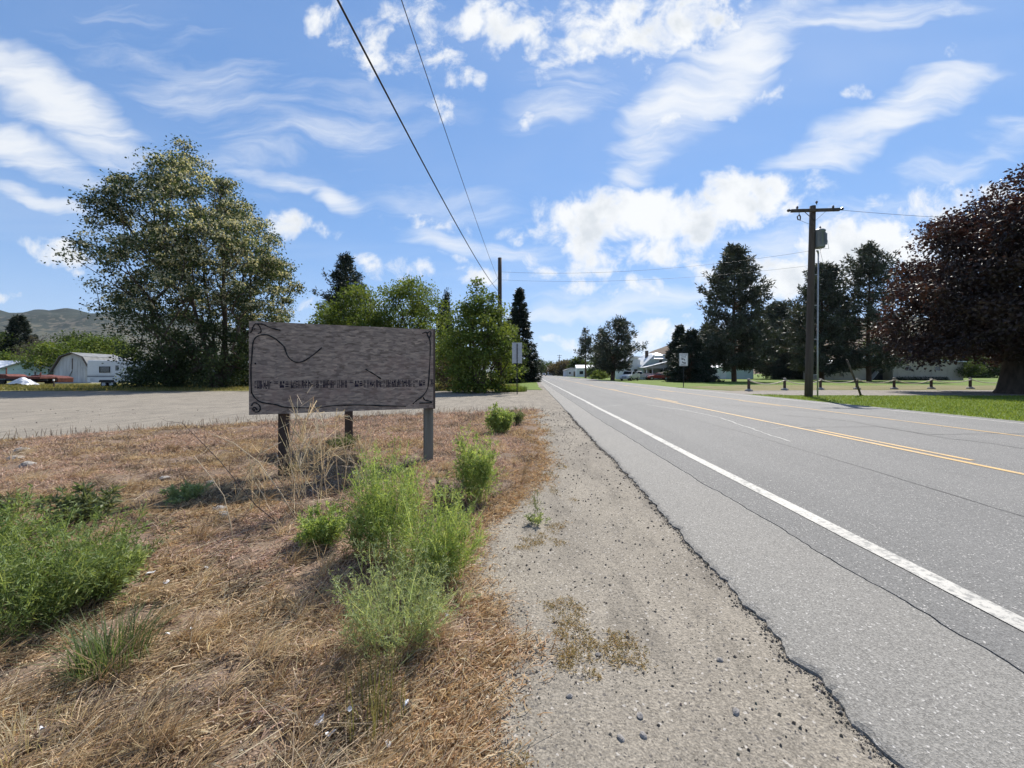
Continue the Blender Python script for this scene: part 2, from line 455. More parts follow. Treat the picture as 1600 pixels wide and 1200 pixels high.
def paint_line(name, c, under, worn):
    t = NT(name); g = t.coord()
    w = t.noise(g, 26, 5, 0.7); w2 = t.noise(g, 1.1, 3, 0.6)
    f = t.mr(t.math('ADD', w, t.math('MULTIPLY', w2, 0.5)), worn, worn + 0.12)
    cc = t.mix(f, under, t.mix(t.mr(t.noise(g, 5, 4), 0.3, 0.7), c, tuple(x * 0.82 for x in c)))
    return t.done(t.principled(cc, 0.65, 0, t.bump(t.noise(g, 90, 2), 0.4, 0.003)))


M['white_line'] = paint_line('white_line', (0.45, 0.43, 0.385), (0.20, 0.195, 0.18), 0.64)
M['yellow_line'] = paint_line('yellow_line', (0.56, 0.35, 0.12), (0.22, 0.21, 0.19), 0.60)
M['sealed_crack'] = plain('sealed_crack', (0.34, 0.33, 0.30), 0.8, 0, 0.2, 10)
M['tar'] = plain('tar', (0.055, 0.053, 0.05), 0.6, 0, 0.3, 10)


def gravel_colour(t, g, a=(0.262, 0.232, 0.188), b=(0.196, 0.174, 0.144)):
    big = t.noise(g, 0.8, 5, 0.6)
    c = t.mix(t.mr(big, 0.3, 0.7), a, b)
    st = t.noise(t.mapv(g, (0, 0, R(-8)), (2.0, 0.5, 1)), 1.6, 6, 0.7)
    c = t.mix(t.mr(st, 0.5, 0.72, 0, 0.75), c, tuple(x * 0.60 for x in b)); c = t.mix(t.mr(st, 0.46, 0.30, 0, 0.5), c, tuple(x * 1.2 for x in a))
    vc = t.voro(g, 170, 'Color'); s1 = t.n('ShaderNodeSeparateColor'); t.put(s1.inputs[0], vc)
    vb = t.voro(g, 95, 'Color'); s2 = t.n('ShaderNodeSeparateColor'); t.put(s2.inputs[0], vb)
    k = t.math('MULTIPLY', t.mr(s1.outputs[0], 0, 1, 0.72, 1.28), t.mr(t.noise(g, 60, 4, 0.7), 0.3, 0.7, 0.72, 1.28))
    v = t.n('ShaderNodeVectorMath', operation='SCALE'); t.put(v.inputs[0], c); t.put(v.inputs['Scale'], k)
    c = t.mix(t.math('GREATER_THAN', s2.outputs[1], 0.965), v.outputs[0], (0.11, 0.10, 0.09))
    c = t.mix(t.math('GREATER_THAN', s2.outputs[2], 0.985), c, (0.38, 0.35, 0.31))
    h = t.math('ADD', t.math('MULTIPLY', t.voro(g, 85), 0.7), t.math('MULTIPLY', t.noise(g, 40, 5, 0.65), 1.4))
    return c, h


def roadside_mat():
    t = NT('roadside_earth'); g = t.coord()
    c, h = gravel_colour(t, g)
    n1 = t.noise(g, 2.2, 5, 0.62); n2 = t.noise(g, 55, 6, 0.78)
    duff = t.ramp(n2, [(0.28, (0.05, 0.037, 0.029)), (0.45, (0.12, 0.088, 0.064)), (0.58, (0.19, 0.142, 0.10)), (0.75, (0.34, 0.265, 0.185))])
    duff = t.mix(t.mr(n1, 0.35, 0.65, 0, 0.65), duff, t.mix(t.mr(n2, 0.3, 0.7), (0.14, 0.098, 0.075), (0.32, 0.225, 0.17)))
    m = t.attr('duff').outputs['Fac']
    m = t.mr(t.math('ADD', m, t.math('MULTIPLY', t.math('SUBTRACT', t.noise(g, 9, 5, 0.7), 0.5), 0.9)), 0.42, 0.58)
    c = t.mix(m, c, duff)
    return t.done(t.principled(c, 0.92, 0, t.bump(h, 0.5, 0.010), 0.15))


M['roadside_earth'] = roadside_mat()


def gravel_mat(name, a, b):
    t = NT(name); g = t.coord(); c, h = gravel_colour(t, g, a, b)
    tr = t.noise(t.mapv(g, (0, 0, R(12)), (0.06, 1.2, 1)), 1.2, 3)
    c = t.mix(t.mr(tr, 0.45, 0.65, 0, 0.35), c, tuple(x * 1.25 for x in a))
    return t.done(t.principled(c, 0.92, 0, t.bump(h, 0.6, 0.02), 0.15))


M['gravel'] = gravel_mat('gravel', (0.27, 0.24, 0.205), (0.215, 0.195, 0.168))


def turf(name, stops, s1=0.5, s2=9.0):
    t = NT(name); g = t.coord()
    f = t.math('ADD', t.math('MULTIPLY', t.noise(g, s1, 5, 0.6), 0.6), t.math('MULTIPLY', t.noise(g, s2, 4, 0.7), 0.4))
    return t.done(t.principled(t.ramp(f, stops), 0.9, 0, t.bump(t.noise(g, s2 * 3, 4, 0.7), 0.8, 0.05), 0.15))


M['lawn'] = turf('lawn', [(0.3, (0.07, 0.105, 0.020)), (0.5, (0.12, 0.17, 0.034)), (0.68, (0.18, 0.21, 0.06))])
M['dry_lawn'] = turf('dry_lawn', [(0.3, (0.09, 0.105, 0.035)), (0.5, (0.18, 0.16, 0.075)), (0.7, (0.27, 0.22, 0.13))])
M['meadow'] = turf('meadow', [(0.3, (0.075, 0.085, 0.025)), (0.5, (0.17, 0.16, 0.06)), (0.7, (0.26, 0.21, 0.10))])
M['far_ground'] = turf('far_ground', [(0.3, (0.07, 0.085, 0.03)), (0.5, (0.13, 0.125, 0.055)), (0.7, (0.2, 0.17, 0.10))], 0.01, 0.2)


def hill_mat(name, grass1, grass2, tree, lo, hi, sc):
    t = NT(name); g = t.coord()
    f = t.noise(g, sc, 6, 0.6); k = t.noise(g, sc * 7, 5, 0.65)
    c = t.mix(t.mr(f, 0.35, 0.65), grass1, grass2)
    sep = t.n('ShaderNodeSeparateXYZ'); t.put(sep.inputs[0], g)
    hgt = t.mr(sep.outputs[2], lo, hi)                       # woods keep to the upper slopes
    m = t.mr(t.math('ADD', k, t.math('MULTIPLY', hgt, 0.30)), 0.60, 0.68)
    return t.done(t.principled(t.mix(m, c, tree), 0.95, 0, t.bump(k, 0.5, 6.0), 0.1))


M['hill_left'] = hill_mat('hill_left', (0.135, 0.115, 0.082), (0.085, 0.086, 0.058), (0.030, 0.038, 0.028), 120, 420, 0.004)
M['hill_right'] = hill_mat('hill_right', (0.15, 0.105, 0.068), (0.11, 0.082, 0.055), (0.04, 0.05, 0.03), 90, 260, 0.008)
M['hill_low'] = hill_mat('hill_low', (0.12, 0.12, 0.07), (0.09, 0.095, 0.05), (0.035, 0.05, 0.03), -60, 60, 0.01)
M['mountain'] = hill_mat('mountain', (0.12, 0.12, 0.1), (0.08, 0.09, 0.07), (0.04, 0.05, 0.04), 200, 900, 0.001)


def osb_mat():
    t = NT('strand_board'); g = t.coord()
    w = t.n('ShaderNodeTexNoise'); t.put(w.inputs['Vector'], g); w.inputs['Scale'].default_value = 7
    gg = t.n('ShaderNodeVectorMath', operation='ADD'); t.put(gg.inputs[0], g)
    sc = t.n('ShaderNodeVectorMath', operation='SCALE'); t.put(sc.inputs[0], w.outputs['Color']); sc.inputs['Scale'].default_value = 0.05
    t.put(gg.inputs[1], sc.outputs[0])
    v1 = t.voro(t.mapv(gg.outputs[0], (0, R(16), 0), (13, 13, 40)), 1.0, 'Color')
    v2 = t.voro(t.mapv(gg.outputs[0], (0, R(-38), 0), (15, 15, 48)), 1.0, 'Color')
    s1 = t.n('ShaderNodeSeparateColor'); t.put(s1.inputs[0], v1)
    s2 = t.n('ShaderNodeSeparateColor'); t.put(s2.inputs[0], v2)
    f = t.math('ADD', t.math('MULTIPLY', s1.outputs[0], 0.5), t.math('MULTIPLY', s2.outputs[0], 0.5))
    f = t.math('ADD', t.math('MULTIPLY', f, 0.7), t.math('MULTIPLY', t.noise(t.mapv(g, sc=(1, 1, 5)), 30, 4, 0.7), 0.3))
    c = t.ramp(f, [(0.2, (0.155, 0.122, 0.100)), (0.42, (0.25, 0.198, 0.162)), (0.6, (0.32, 0.258, 0.210)), (0.85, (0.48, 0.375, 0.29))])
    st = t.noise(g, 2.4, 5, 0.6)
    c = t.mix(t.mr(st, 0.52, 0.70, 0, 0.6), c, (0.27, 0.18, 0.15))
    c = t.mix(t.mr(t.noise(t.mapv(g, sc=(4, 4, 1)), 1.7, 4, 0.6), 0.5, 0.75, 0, 0.4), c, (0.15, 0.135, 0.13))
    return t.done(t.principled(c, 0.9, 0, t.bump(f, 0.35, 0.004), 0.2))


M['strand_board'] = osb_mat()

# ------------------------------------------------------------------ ground, road, hills
_lat = np.random.default_rng(3).random((256, 256)).astype(np.float32)


def vnoise(x, y):
    xi = np.floor(x).astype(int); yi = np.floor(y).astype(int); fx = x - xi; fy = y - yi
    fx = fx * fx * (3 - 2 * fx); fy = fy * fy * (3 - 2 * fy)
    a = _lat[xi % 256, yi % 256]; b = _lat[(xi + 1) % 256, yi % 256]; c = _lat[xi % 256, (yi + 1) % 256]; d = _lat[(xi + 1) % 256, (yi + 1) % 256]
    return (a * (1 - fx) + b * fx) * (1 - fy) + (c * (1 - fx) + d * fx) * fy


def fbm(x, y, o=4):
    x = np.asarray(x, float); y = np.asarray(y, float); s = 0; a = 0.5
    for i in range(o): s = s + a * vnoise(x * 2 ** i + 17.3 * i, y * 2 ** i + 9.1 * i); a *= 0.5
    return s / (1 - 0.5 ** o)


BY = [-5, 1.2, 1.42, 1.8, 2.05, 2.4, 2.76, 3.2, 3.6, 4.4, 5.0, 5.6, 8.2, 13, 20, 60]
BX = [-.25, -.25, -.2, -.15, -.05, -.22, -.38, -.36, -.45, -.2, 0.05, .14, .27, .12, .1, .1]
LX = [-120, -40, -14, -11, -9.6, -7.8, -4.9, -1.6, 0.3, 3]
LY = [1.5, 2.5, 6.5, 8.3, 10.2, 11.4, 13.3, 14.4, 15.5, 15.5]


def duff_d(x, y):
    d = np.minimum(np.interp(y, BY, BX) - x, np.interp(x, LX, LY) - y)
    return d + (fbm(x * 2.3, y * 2.3, 4) - 0.5) * (0.35 + 0.05 * np.abs(y))


def gz(x, y):
    """height of the loose ground left of the road"""
    x = np.asarray(x, float); y = np.asarray(y, float)
    d = np.clip(duff_d(x, y) / 0.5, 0, 1)
    near = np.exp(-np.maximum(y, 0) / 14.0)
    h = (fbm(x * 1.6, y * 1.6, 4) - 0.5) * 0.20 * d + (fbm(x * 8, y * 8, 3) - 0.5) * (0.060 * d + 0.008) + 0.012 * d
    return h * (0.35 + 0.65 * near) - 0.012


def geom(a, b, n, first):
    """n steps from a to b, the first of them `first` long, growing evenly"""
    lo, hi = 1.0001, 1.5
    for _ in range(60):
        q = (lo + hi) / 2
        if first * (q ** n - 1) / (q - 1) < abs(b - a): lo = q
        else: hi = q
    s = first * (q ** np.arange(n + 1) - 1) / (q - 1)
    return a + np.sign(b - a) * s / s[-1] * abs(b - a)


g0 = MB().add([(-14000, -3000, 0), (14000, -3000, 0), (14000, 13000, 0), (-14000, 13000, 0)], [(0, 1, 2, 3)]).build('ground', M['far_ground'])
g0.location.z = -0.10; props(g0, kind='structure')

ys = np.concatenate([np.linspace(-4, 0.9, 8)[:-1], geom(0.9, 44, 300, 0.018)])
xs = np.concatenate([[2.6, 2.0, 1.75, 1.62], geom(1.55, -0.6, 70, 0.022), geom(-0.6, -95, 190, 0.03)[1:]])
XX, YY = np.meshgrid(xs, ys)
ZZ = gz(XX, YY); ZZ[XX > 1.6] = -0.03
nx, ny = len(xs), len(ys)
idx = np.arange(nx * ny).reshape(ny, nx)
F = np.stack([idx[:-1, :-1], idx[1:, :-1], idx[1:, 1:], idx[:-1, 1:]], -1).reshape(-1, 4)
rg = mesh_np('roadside_ground', np.stack([XX, YY, ZZ], -1).reshape(-1, 3), F, M['roadside_earth'], smooth=True)
at = rg.data.attributes.new('duff', 'FLOAT', 'POINT')
at.data.foreach_set('value', np.clip(0.5 + duff_d(XX, YY) / 0.5, -0.5, 1.5).astype(np.float32).ravel())
props(rg, kind='structure')

# meadow beyond the gravel lot, verge further along the road
def sheet(name, poly, z, mat, step=None):
    o = MB().add([(x, y, z) for x, y in poly], [tuple(range(len(poly)))]).build(name, mat)
    return props(o, kind='structure')


def wavy(p, q, n, amp, seed):
    g = np.random.default_rng(seed); out = []
    for i in range(n):
        t = i / n; out.append((p[0] + (q[0] - p[0]) * t + g.normal() * amp, p[1] + (q[1] - p[1]) * t + g.normal() * amp))
    return out


sheet('meadow', wavy((-1.2, 31.5), (-28, 31), 40, 0.25, 1) + wavy((-28, 31), (-120, 31.5), 40, 0.3, 2) + [(-400, 32), (-400, 900), (-1.0, 900)] + wavy((-1.0, 300), (-1.2, 33), 60, 0.15, 5), 0.012, M['meadow'])
sheet('verge', wavy((0.9, 33.5), (0.75, 300), 120, 0.06, 3) + [(0.75, 900), (-9, 900)] + wavy((-9, 60), (-4.5, 32), 20, .15, 4), 0.018, M['lawn'])
sheet('gravel_strip', [(-0.9, 40), (2.0, 40), (2.0, 900), (-0.9, 900)], 0.006, M['gravel'])

# right-hand side: lawn, drive, dry lawn behind the rope fence
RE = 14.1
sheet('lawn', [(RE - 0.3, -5), (RE - 0.3, 700)] + [(500, 700), (500, -5)], -0.012, M['lawn'])
sheet('gravel_drive', [(13.6, 27.2)] + wavy((16.6, 25.4), (60, 24.5), 40, 0.10, 6) + [(200, 22), (200, 31)] + wavy((62, 33.6), (24, 33.2), 40, 0.12, 7) + wavy((24, 33.2), (15.2, 31.5), 10, 0.1, 8) + [(13.7, 37.5)], -0.006, M['gravel'])
sheet('dry_lawn', wavy((16.2, 31.6), (24, 33.6), 10, 0.12, 9) + wavy((24, 33.6), (62, 34.0), 40, .12, 10) + [(150, 34)] + wavy((150, 44), (24, 46), 30, 0.8, 11) + wavy((24, 46), (15, 40), 8, .4, 12), -0.003, M['dry_lawn'])

# road: shoulder pavement with a crumbling edge, a seam, then the running lanes
ry = np.concatenate([np.linspace(-6, 0.8, 12)[:-1], geom(0.8, 60, 620, 0.02), np.linspace(62, 1400, 140)])
fade = np.exp(-np.maximum(ry, 0) / 25)
edge = 1.33 + (fbm(ry * 0.5, ry * 0 + 2, 3) - 0.5) * 0.08 + ((fbm(ry * 7, ry * 0 + 5, 4) - 0.5) * 0.07 + (vnoise(ry * 48, ry * 0 + 8.3) - 0.5) * 0.022) * (0.3 + fade)
seam = np.interp(ry, [-6, 2, 6, 12, 30, 1400], [2.28, 2.27, 2.16, 2.05, 2.0, 2.0]) + ((fbm(ry * 2.2, ry * 0 + 1, 4) - 0.5) * 0.07 + (fbm(ry * 14, ry * 0 + 3, 2) - 0.5) * 0.02) * (0.4 + fade)
gap = 0.004 + 0.007 * fbm(ry * 3, ry * 0 + 7, 3)
n = len(ry); ztop = 0.016


def strip(name, cols_, mat):
    V = np.concatenate([np.stack([c, ry, z * np.ones(n)], -1) for c, z in cols_]); k = len(cols_)
    i = np.arange(n - 1); Fs = []
    for j in range(k - 1): Fs.append(np.stack([i + j * n, i + (j + 1) * n, i + 1 + (j + 1) * n, i + 1 + j * n], -1))
    return mesh_np(name, V, np.concatenate(Fs), mat)


crumble = 0.03 + 0.05 * fbm(ry * 5, ry * 0 + 4, 3)
sh_ = strip('road_shoulder', [(edge - 0.012, -0.05), (edge, ztop - 0.016), (edge + crumble * 0.5, ztop - 0.004), (edge + crumble, ztop), (seam - gap, ztop), (seam - gap + 0.003, -0.02)], M['asphalt_shoulder'])
props(sh_, kind='structure')
road = strip('road', [(seam - 0.002, -0.02), (seam + 0.002, ztop + 0.002), (ry * 0 + 6.6, ztop + 0.05), (ry * 0 + 10.2, ztop + 0.05), (ry * 0 + RE, ztop), (ry * 0 + RE + 0.02, -0.05)], M['asphalt'])
props(road, kind='structure')


def rz(x):                                # crown of the road
    return np.interp(x, [2.2, 6.6, 10.2, RE], [ztop + 0.002, ztop + 0.05, ztop + 0.05, ztop])


def ribbon(name, pts, w, mat, parent, dz=0.004, jit=0.0, seed=0):
    """paint or sealant lying on the road along pts"""
    g = np.random.default_rng(seed); P = np.array(pts, float); d = np.gradient(P, axis=0); d /= np.linalg.norm(d, axis=1)[:, None]
    s = np.stack([d[:, 1], -d[:, 0]], -1)
    wl = w / 2 * (1 + jit * g.normal(size=len(P))); wr = w / 2 * (1 + jit * g.normal(size=len(P)))
    A = P - s * wl[:, None]; B = P + s * wr[:, None]
    V = np.concatenate([np.c_[A, rz(A[:, 0]) + dz], np.c_[B, rz(B[:, 0]) + dz]]); k = len(P); i = np.arange(k - 1)
    return mesh_np(name, V, np.stack([i, i + k, i + k + 1, i + 1], -1), mat, parent)


ly_ = np.concatenate([np.linspace(-5, 40, 180), np.linspace(42, 900, 90)])
ribbon('edge_line', np.c_[2.68 + 0.012 * np.sin(ly_ * .7), ly_], 0.145, M['white_line'], road, 0.005, 0.03, 1)
ribbon('edge_line', np.c_[13.35 + 0 * ly_, ly_], 0.13, M['white_line'], road, 0.005, 0.03, 2)
ribbon('yellow_line', np.c_[6.50 + 0 * ly_, ly_], 0.10, M['yellow_line'], road, 0.005, 0.03, 3)
ribbon('yellow_line', np.c_[10.40 + 0 * ly_, ly_], 0.10, M['yellow_line'], road, 0.005, 0.03, 4)
for k in range(14):
    for x, o in ((6.74, 6.1), (10.14, 4.0)):
        yy_ = np.linspace(o + k * 12.2 - (12.2 if x > 7 else 0), o + k * 12.2 + 3.3 - (12.2 if x > 7 else 0), 12)
        ribbon('yellow_dash', np.c_[x + 0 * yy_, yy_], 0.10, M['yellow_line'], road, 0.005, 0.04, 10 + k)


def crack(name, pts, w, mat, seed, amp=0.05, n=70):
    P = np.array(pts, float); t = np.linspace(0, len(P) - 1, n); g = np.random.default_rng(seed)
    x = np.interp(t, range(len(P)), P[:, 0]); y = np.interp(t, range(len(P)), P[:, 1])
    wob = np.cumsum(g.normal(size=n)) * amp * 0.25; wob -= np.linspace(wob[0], wob[-1], n)
    ribbon(name, np.c_[x + wob, y + 0.3 * np.roll(wob, 5)], w, mat, road, 0.0035, 0.35, seed)


crack('sealed_crack', [GP(1010, 634), GP(1062, 642), GP(1120, 655), GP(1165, 671), GP(1235, 694)], 0.05, M['sealed_crack'], 21, 0.06)
crack('sealed_crack', [GP(1165, 672), GP(1205, 673), GP(1262, 670)], 0.035, M['sealed_crack'], 22, 0.05, 30)
crack('sealed_crack', [GP(925, 637), GP(975, 634)], 0.04, M['sealed_crack'], 23, 0.04, 20)
crack('crack', [GP(1250, 672), GP(1372, 671), GP(1447, 684), GP(1600, 682)], 0.025, M['tar'], 24, 0.05)
crack('crack', [GP(1210, 650), GP(1330, 662), GP(1480, 690), GP(1600, 707)], 0.025, M['tar'], 25, 0.06)
crack('crack', [GP(1100, 632), GP(1260, 645), GP(1400, 655)], 0.03, M['tar'], 26, 0.06)
crack('crack', [(4.6, 3), (4.9, 9), (4.7, 16), (5.1, 30), (4.9, 60)], 0.014, M['tar'], 27, 0.05)


# hills as real relief
def terrain(name, mat, x0, x1, y0, y1, fn, nx_=160, ny_=50):
    X, Y = np.meshgrid(np.linspace(x0, x1, nx_), np.linspace(y0, y1, ny_)); Z = fn(X, Y)
    i = np.arange(nx_ * ny_).reshape(ny_, nx_)
    o = mesh_np(name, np.stack([X, Y, Z], -1).reshape(-1, 3), np.stack([i[:-1, :-1], i[:-1, 1:], i[1:, 1:], i[1:, :-1]], -1).reshape(-1, 4), mat, smooth=True)
    return props(o, kind='structure')


def hill_l(X, Y):
    t = np.clip((Y - 1500) / 1300, 0, 1); ridge = np.interp(X, [-9000, -5200, -3400, -2700, -2100, -1500, -900], [520, 560, 478, 452, 375, 230, 70])
    gul = np.abs(fbm(X / 330, Y / 520, 4) - 0.5) * 2
    return -6 + ridge * (t * t * (3 - 2 * t)) ** 0.8 * (0.82 + 0.18 * np.clip(1.6 * gul, 0, 1)) + (fbm(X / 120, Y / 120, 4) - 0.5) * 46 * t


def hill_r(X, Y):
    t = np.clip((Y - 700) / 800, 0, 1); ridge = np.interp(X, [250, 420, 520, 620, 760, 1000, 1500, 2600], [0, 62, 108, 150, 190, 215, 230, 180])
    return -4 + ridge * t ** 0.8 * (0.86 + 0.14 * np.clip(3 * np.abs(fbm(X / 140, Y / 260, 3) - 0.5), 0, 1)) + (fbm(X / 60, Y / 60, 3) - .5) * 12 * t


def hill_m(X, Y):
    t = np.clip((Y - 900) / 600, 0, 1)
    return -3 + np.interp(X, [40, 150, 260, 420, 700], [0, 30, 58, 66, 40]) * t + (fbm(X / 50, Y / 50, 3) - .5) * 12 * t


def mount(X, Y):
    t = np.clip((Y - 8000) / 2500, 0, 1)
    return -5 + t * (130 + 260 * fbm(X / 1500, Y / 3000 + 4, 5) + 60 * np.clip(X / 2500, -0.5, 1))


terrain('hillside', M['hill_left'], -9000, -500, 1450, 3000, hill_l, 260, 70)
terrain('hillside', M['hill_right'], 230, 2600, 690, 1700, hill_r, 160, 50)
terrain('low_hill', M['hill_low'], 30, 700, 880, 1650, hill_m, 90, 30)
terrain('mountains', M['mountain'], -2500, 8000, 7800, 11000, mount, 240, 40)


# ------------------------------------------------------------------ plant builders
def unit(v): return v / np.maximum(np.linalg.norm(v, axis=-1, keepdims=True), 1e-9)


def leaf_quads(C, D, L, W, g, fold=0.15, up=0.5):
    """pointed leaves: base C, direction D, length L, width W"""
    n = len(C); D = unit(D); nr = unit(g.normal(size=(n, 3)) * (1 - up) + np.array([0, 0, up]))
    S = unit(np.cross(D, nr)); U = np.cross(S, D)
    L = np.broadcast_to(L, n)[:, None]; W = np.broadcast_to(W, n)[:, None]
    V = np.stack([C, C + D * L * .5 + S * W * .5 + U * W * fold, C + D * L, C + D * L * .5 - S * W * .5 + U * W * fold], 1).reshape(-1, 3)
    return V, np.arange(4 * n).reshape(n, 4)


def pal_pick(pal, f, g, jit=0.12):
    """colours along a palette, f in 0..1"""
    pal = np.array(pal, float); t = np.clip(f, 0, 1) * (len(pal) - 1); i = np.minimum(t.astype(int), len(pal) - 2); u = (t - i)[:, None]
    c = pal[i] * (1 - u) + pal[i + 1] * u
    return np.clip(c * (1 + g.normal(size=(len(f), 1)) * jit) * (1 + g.normal(size=(len(f), 3)) * jit * 0.25), 0.004, 0.95)


def frusta(P, Q, rp, rq, k=5):
    """tapered limbs between point arrays"""
    P = np.asarray(P, float); Q = np.asarray(Q, float); d = unit(Q - P); n = len(P)
    ref = np.where(np.abs(d[:, 2:3]) > 0.9, np.array([[1.0, 0, 0]]), np.array([[0, 0, 1.0]]))
    r = unit(np.cross(d, ref)); u = np.cross(d, r); V = []
    for j in range(k):
        a = 2 * math.pi * j / k; w = r * math.cos(a) + u * math.sin(a)
        V.append(P + w * np.asarray(rp)[:, None]); V.append(Q + w * np.asarray(rq)[:, None])
    V = np.stack(V, 1).reshape(-1, 3); b = np.arange(n)[:, None] * 2 * k
    F = [np.concatenate([b + 2 * j, b + 2 * ((j + 1) % k), b + 2 * ((j + 1) % k) + 1, b + 2 * j + 1], 1) for j in range(k)]
    return V, np.concatenate(F)


def ribbons(P, Q, w, g):
    """thin stems as flat strips with a random facing"""
    d = unit(Q - P); s = unit(np.cross(d, g.normal(size=P.shape))); w = np.broadcast_to(w, len(P))[:, None] / 2
    V = np.stack([P - s * w, P + s * w, Q + s * w * .7, Q - s * w * .7], 1).reshape(-1, 3)
    return V, np.arange(4 * len(P)).reshape(-1, 4)


def join(parts):
    Vs, Fs, Cs, o = [], [], [], 0
    for V, F, C in parts:
        Vs.append(V); Fs.append(F + o); Cs.append(C); o += len(V)
    return np.concatenate(Vs), np.concatenate(Fs), np.concatenate(Cs)


def broadleaf(name, label, base, prof, n_cl, lpc, leaf, rc, trunk_r, pal, mat='leaf', bark='bark', seed=0, group=None, stems=1,
              blossoms=None, shell=0.45, flat=0.6, trunk_top=0.7, voids=10, cat='tree', spread=0.6, droop=-0.15, gappy=0.0, ctrs=None):
    g = np.random.default_rng(seed)
    t_, r_, dx_, dy_ = [np.array(c, float) for c in zip(*prof)]; H = t_[-1]; rm = r_.max()
    ctr = []
    vz = [(g.uniform(t_[0], H), g.uniform(0, 6.28), g.uniform(.7, 1.05), g.uniform(.10, .2) * rm) for _ in range(voids)]
    while len(ctr) < n_cl:
        z = g.uniform(t_[0], H); r = np.interp(z, t_, r_)
        if g.random() > (r / rm) ** 1.4 + 0.04: continue
        a = g.uniform(0, 2 * math.pi); q = r * g.random() ** shell
        q *= 1 + 0.14 * math.sin(3 * a + seed) * math.sin(z * 1.3 + seed)
        p = np.array([np.interp(z, t_, dx_) + q * math.cos(a), np.interp(z, t_, dy_) + q * math.sin(a), z])
        bad = False
        for (zz, aa, ff, rr) in vz:
            rv = np.interp(zz, t_, r_) * ff
            c = np.array([np.interp(zz, t_, dx_) + rv * math.cos(aa), np.interp(zz, t_, dy_) + rv * math.sin(aa), zz])
            if np.linalg.norm(p - c) < rr: bad = True; break
        if bad: continue
        ctr.append(p)
    if ctrs: ctr += [np.array(c, float) for c in ctrs]
    ctr = np.array(ctr)
    # limbs grow from the stems to every leaf clump
    pos, par = [], []
    for s in range(stems):
        a = 2 * math.pi * s / max(stems, 1) + g.uniform(0, 1); off = (trunk_r * 1.3 if stems > 1 else 0)
        p0 = np.array([math.cos(a) * off, math.sin(a) * off, -0.15]); zt = H * trunk_top * (1 if s == 0 else g.uniform(.7, .95))
        tgt = np.array([np.interp(zt, t_, dx_), np.interp(zt, t_, dy_), zt]) + (np.array([math.cos(a), math.sin(a), 0]) * rm * 0.3 if stems > 1 else 0)
        prev = -1
        for k in range(9):
            u = k / 8; p = p0 * (1 - u) + tgt * u; p[:2] = p0[:2] + (tgt[:2] - p0[:2]) * u ** 1.4 + g.normal(size=2) * 0.05 * rm * u * .5
            pos.append(p); par.append(prev); prev = len(pos) - 1
    order = np.argsort(np.linalg.norm(ctr[:, :2], axis=1) + 0.2 * ctr[:, 2])
    for c in ctr[order]:
        A = np.array(pos); d = c - A; dist = np.linalg.norm(d, axis=1) + np.where(d[:, 2] < spread * np.linalg.norm(d[:, :2], axis=1), 1.2 * rm * .3, 0) + np.where(A[:, 2] < t_[0] * 0.6 + 0.08 * H, rm, 0)
        j = int(np.argmin(dist)); m = (A[j] + c) / 2; m[2] += 0.08 * np.linalg.norm(c - A[j]); m += g.normal(size=3) * 0.05 * np.linalg.norm(c - A[j])
        pos.append(m); par.append(j); pos.append(c); par.append(len(pos) - 2)
    pos = np.array(pos); par = np.array(par); cnt = np.zeros(len(pos))
    for i in range(len(pos) - 1, -1, -1):
        cnt[i] += 1
        if par[i] >= 0: cnt[par[i]] += cnt[i]
    rad = np.maximum(0.012 * rm / 4, trunk_r * (cnt / cnt.max()) ** 0.52)
    e = np.where(par >= 0)[0]
    V, F = frusta(pos[par[e]], pos[e], rad[par[e]], rad[e], 6)
    root = empty(name, (base[0], base[1], base[2] if len(base) > 2 else 0), 0, label, cat, group)
    # root flare
    fl = MB().lathe([(trunk_r * 1.7, -0.2), (trunk_r * 1.35, 0.12 * trunk_r * 3), (trunk_r * 1.1, trunk_r * 1.6), (trunk_r * .9, trunk_r * 3)], 9)
    fv = np.array(fl.v); ff = np.array([f for f in fl.f if len(f) == 4])
    mesh_np('trunk', np.concatenate([V, fv]), np.concatenate([F, ff + len(V)]), M[bark], root, smooth=True)
    n = np.maximum(2, (lpc * g.uniform(0.5, 1.5, len(ctr))).astype(int)); ci = np.repeat(np.arange(len(ctr)), n); N = len(ci)
    sz = g.uniform(0.7, 1.3, len(ctr))
    C = ctr[ci] + np.clip(g.normal(size=(N, 3)), -1.9, 1.9) * rc * sz[ci][:, None] * np.array([1, 1, flat])
    D = g.normal(size=(N, 3)) + np.array([0, 0, droop])
    V, F = leaf_quads(C, D, leaf * g.uniform(.7, 1.35, N), leaf * 0.62 * g.uniform(.7, 1.3, N), g)
    tone = g.random(len(ctr))
    cc = pal_pick(pal, tone[ci] * 0.6 + g.random(N) * 0.4, g)
    cr = mesh_np('crown', V, F, M[mat], root, np.repeat(cc, 4, 0))
    if blossoms:
        nb, bl, bp, lo = blossoms
        hi = np.where(ctr[:, 2] > lo * H)[0]; k = hi[g.integers(0, len(hi), nb)]
        d = g.normal(size=(nb, 3)); d[:, 2] = np.abs(d[:, 2]) * 0.5
        C = ctr[k] + unit(d) * rc * sz[k][:, None] * 1.25 * np.array([1, 1, flat * 1.2])
        V, F = leaf_quads(C, g.normal(size=(nb, 3)) + np.array([0, 0, -1.4]), bl * g.uniform(.7, 1.4, nb), bl * .55, g)
        mesh_np('blossoms', V, F, M['leaf'], root, np.repeat(pal_pick(bp, g.random(nb), g, 0.08), 4, 0))
    return root


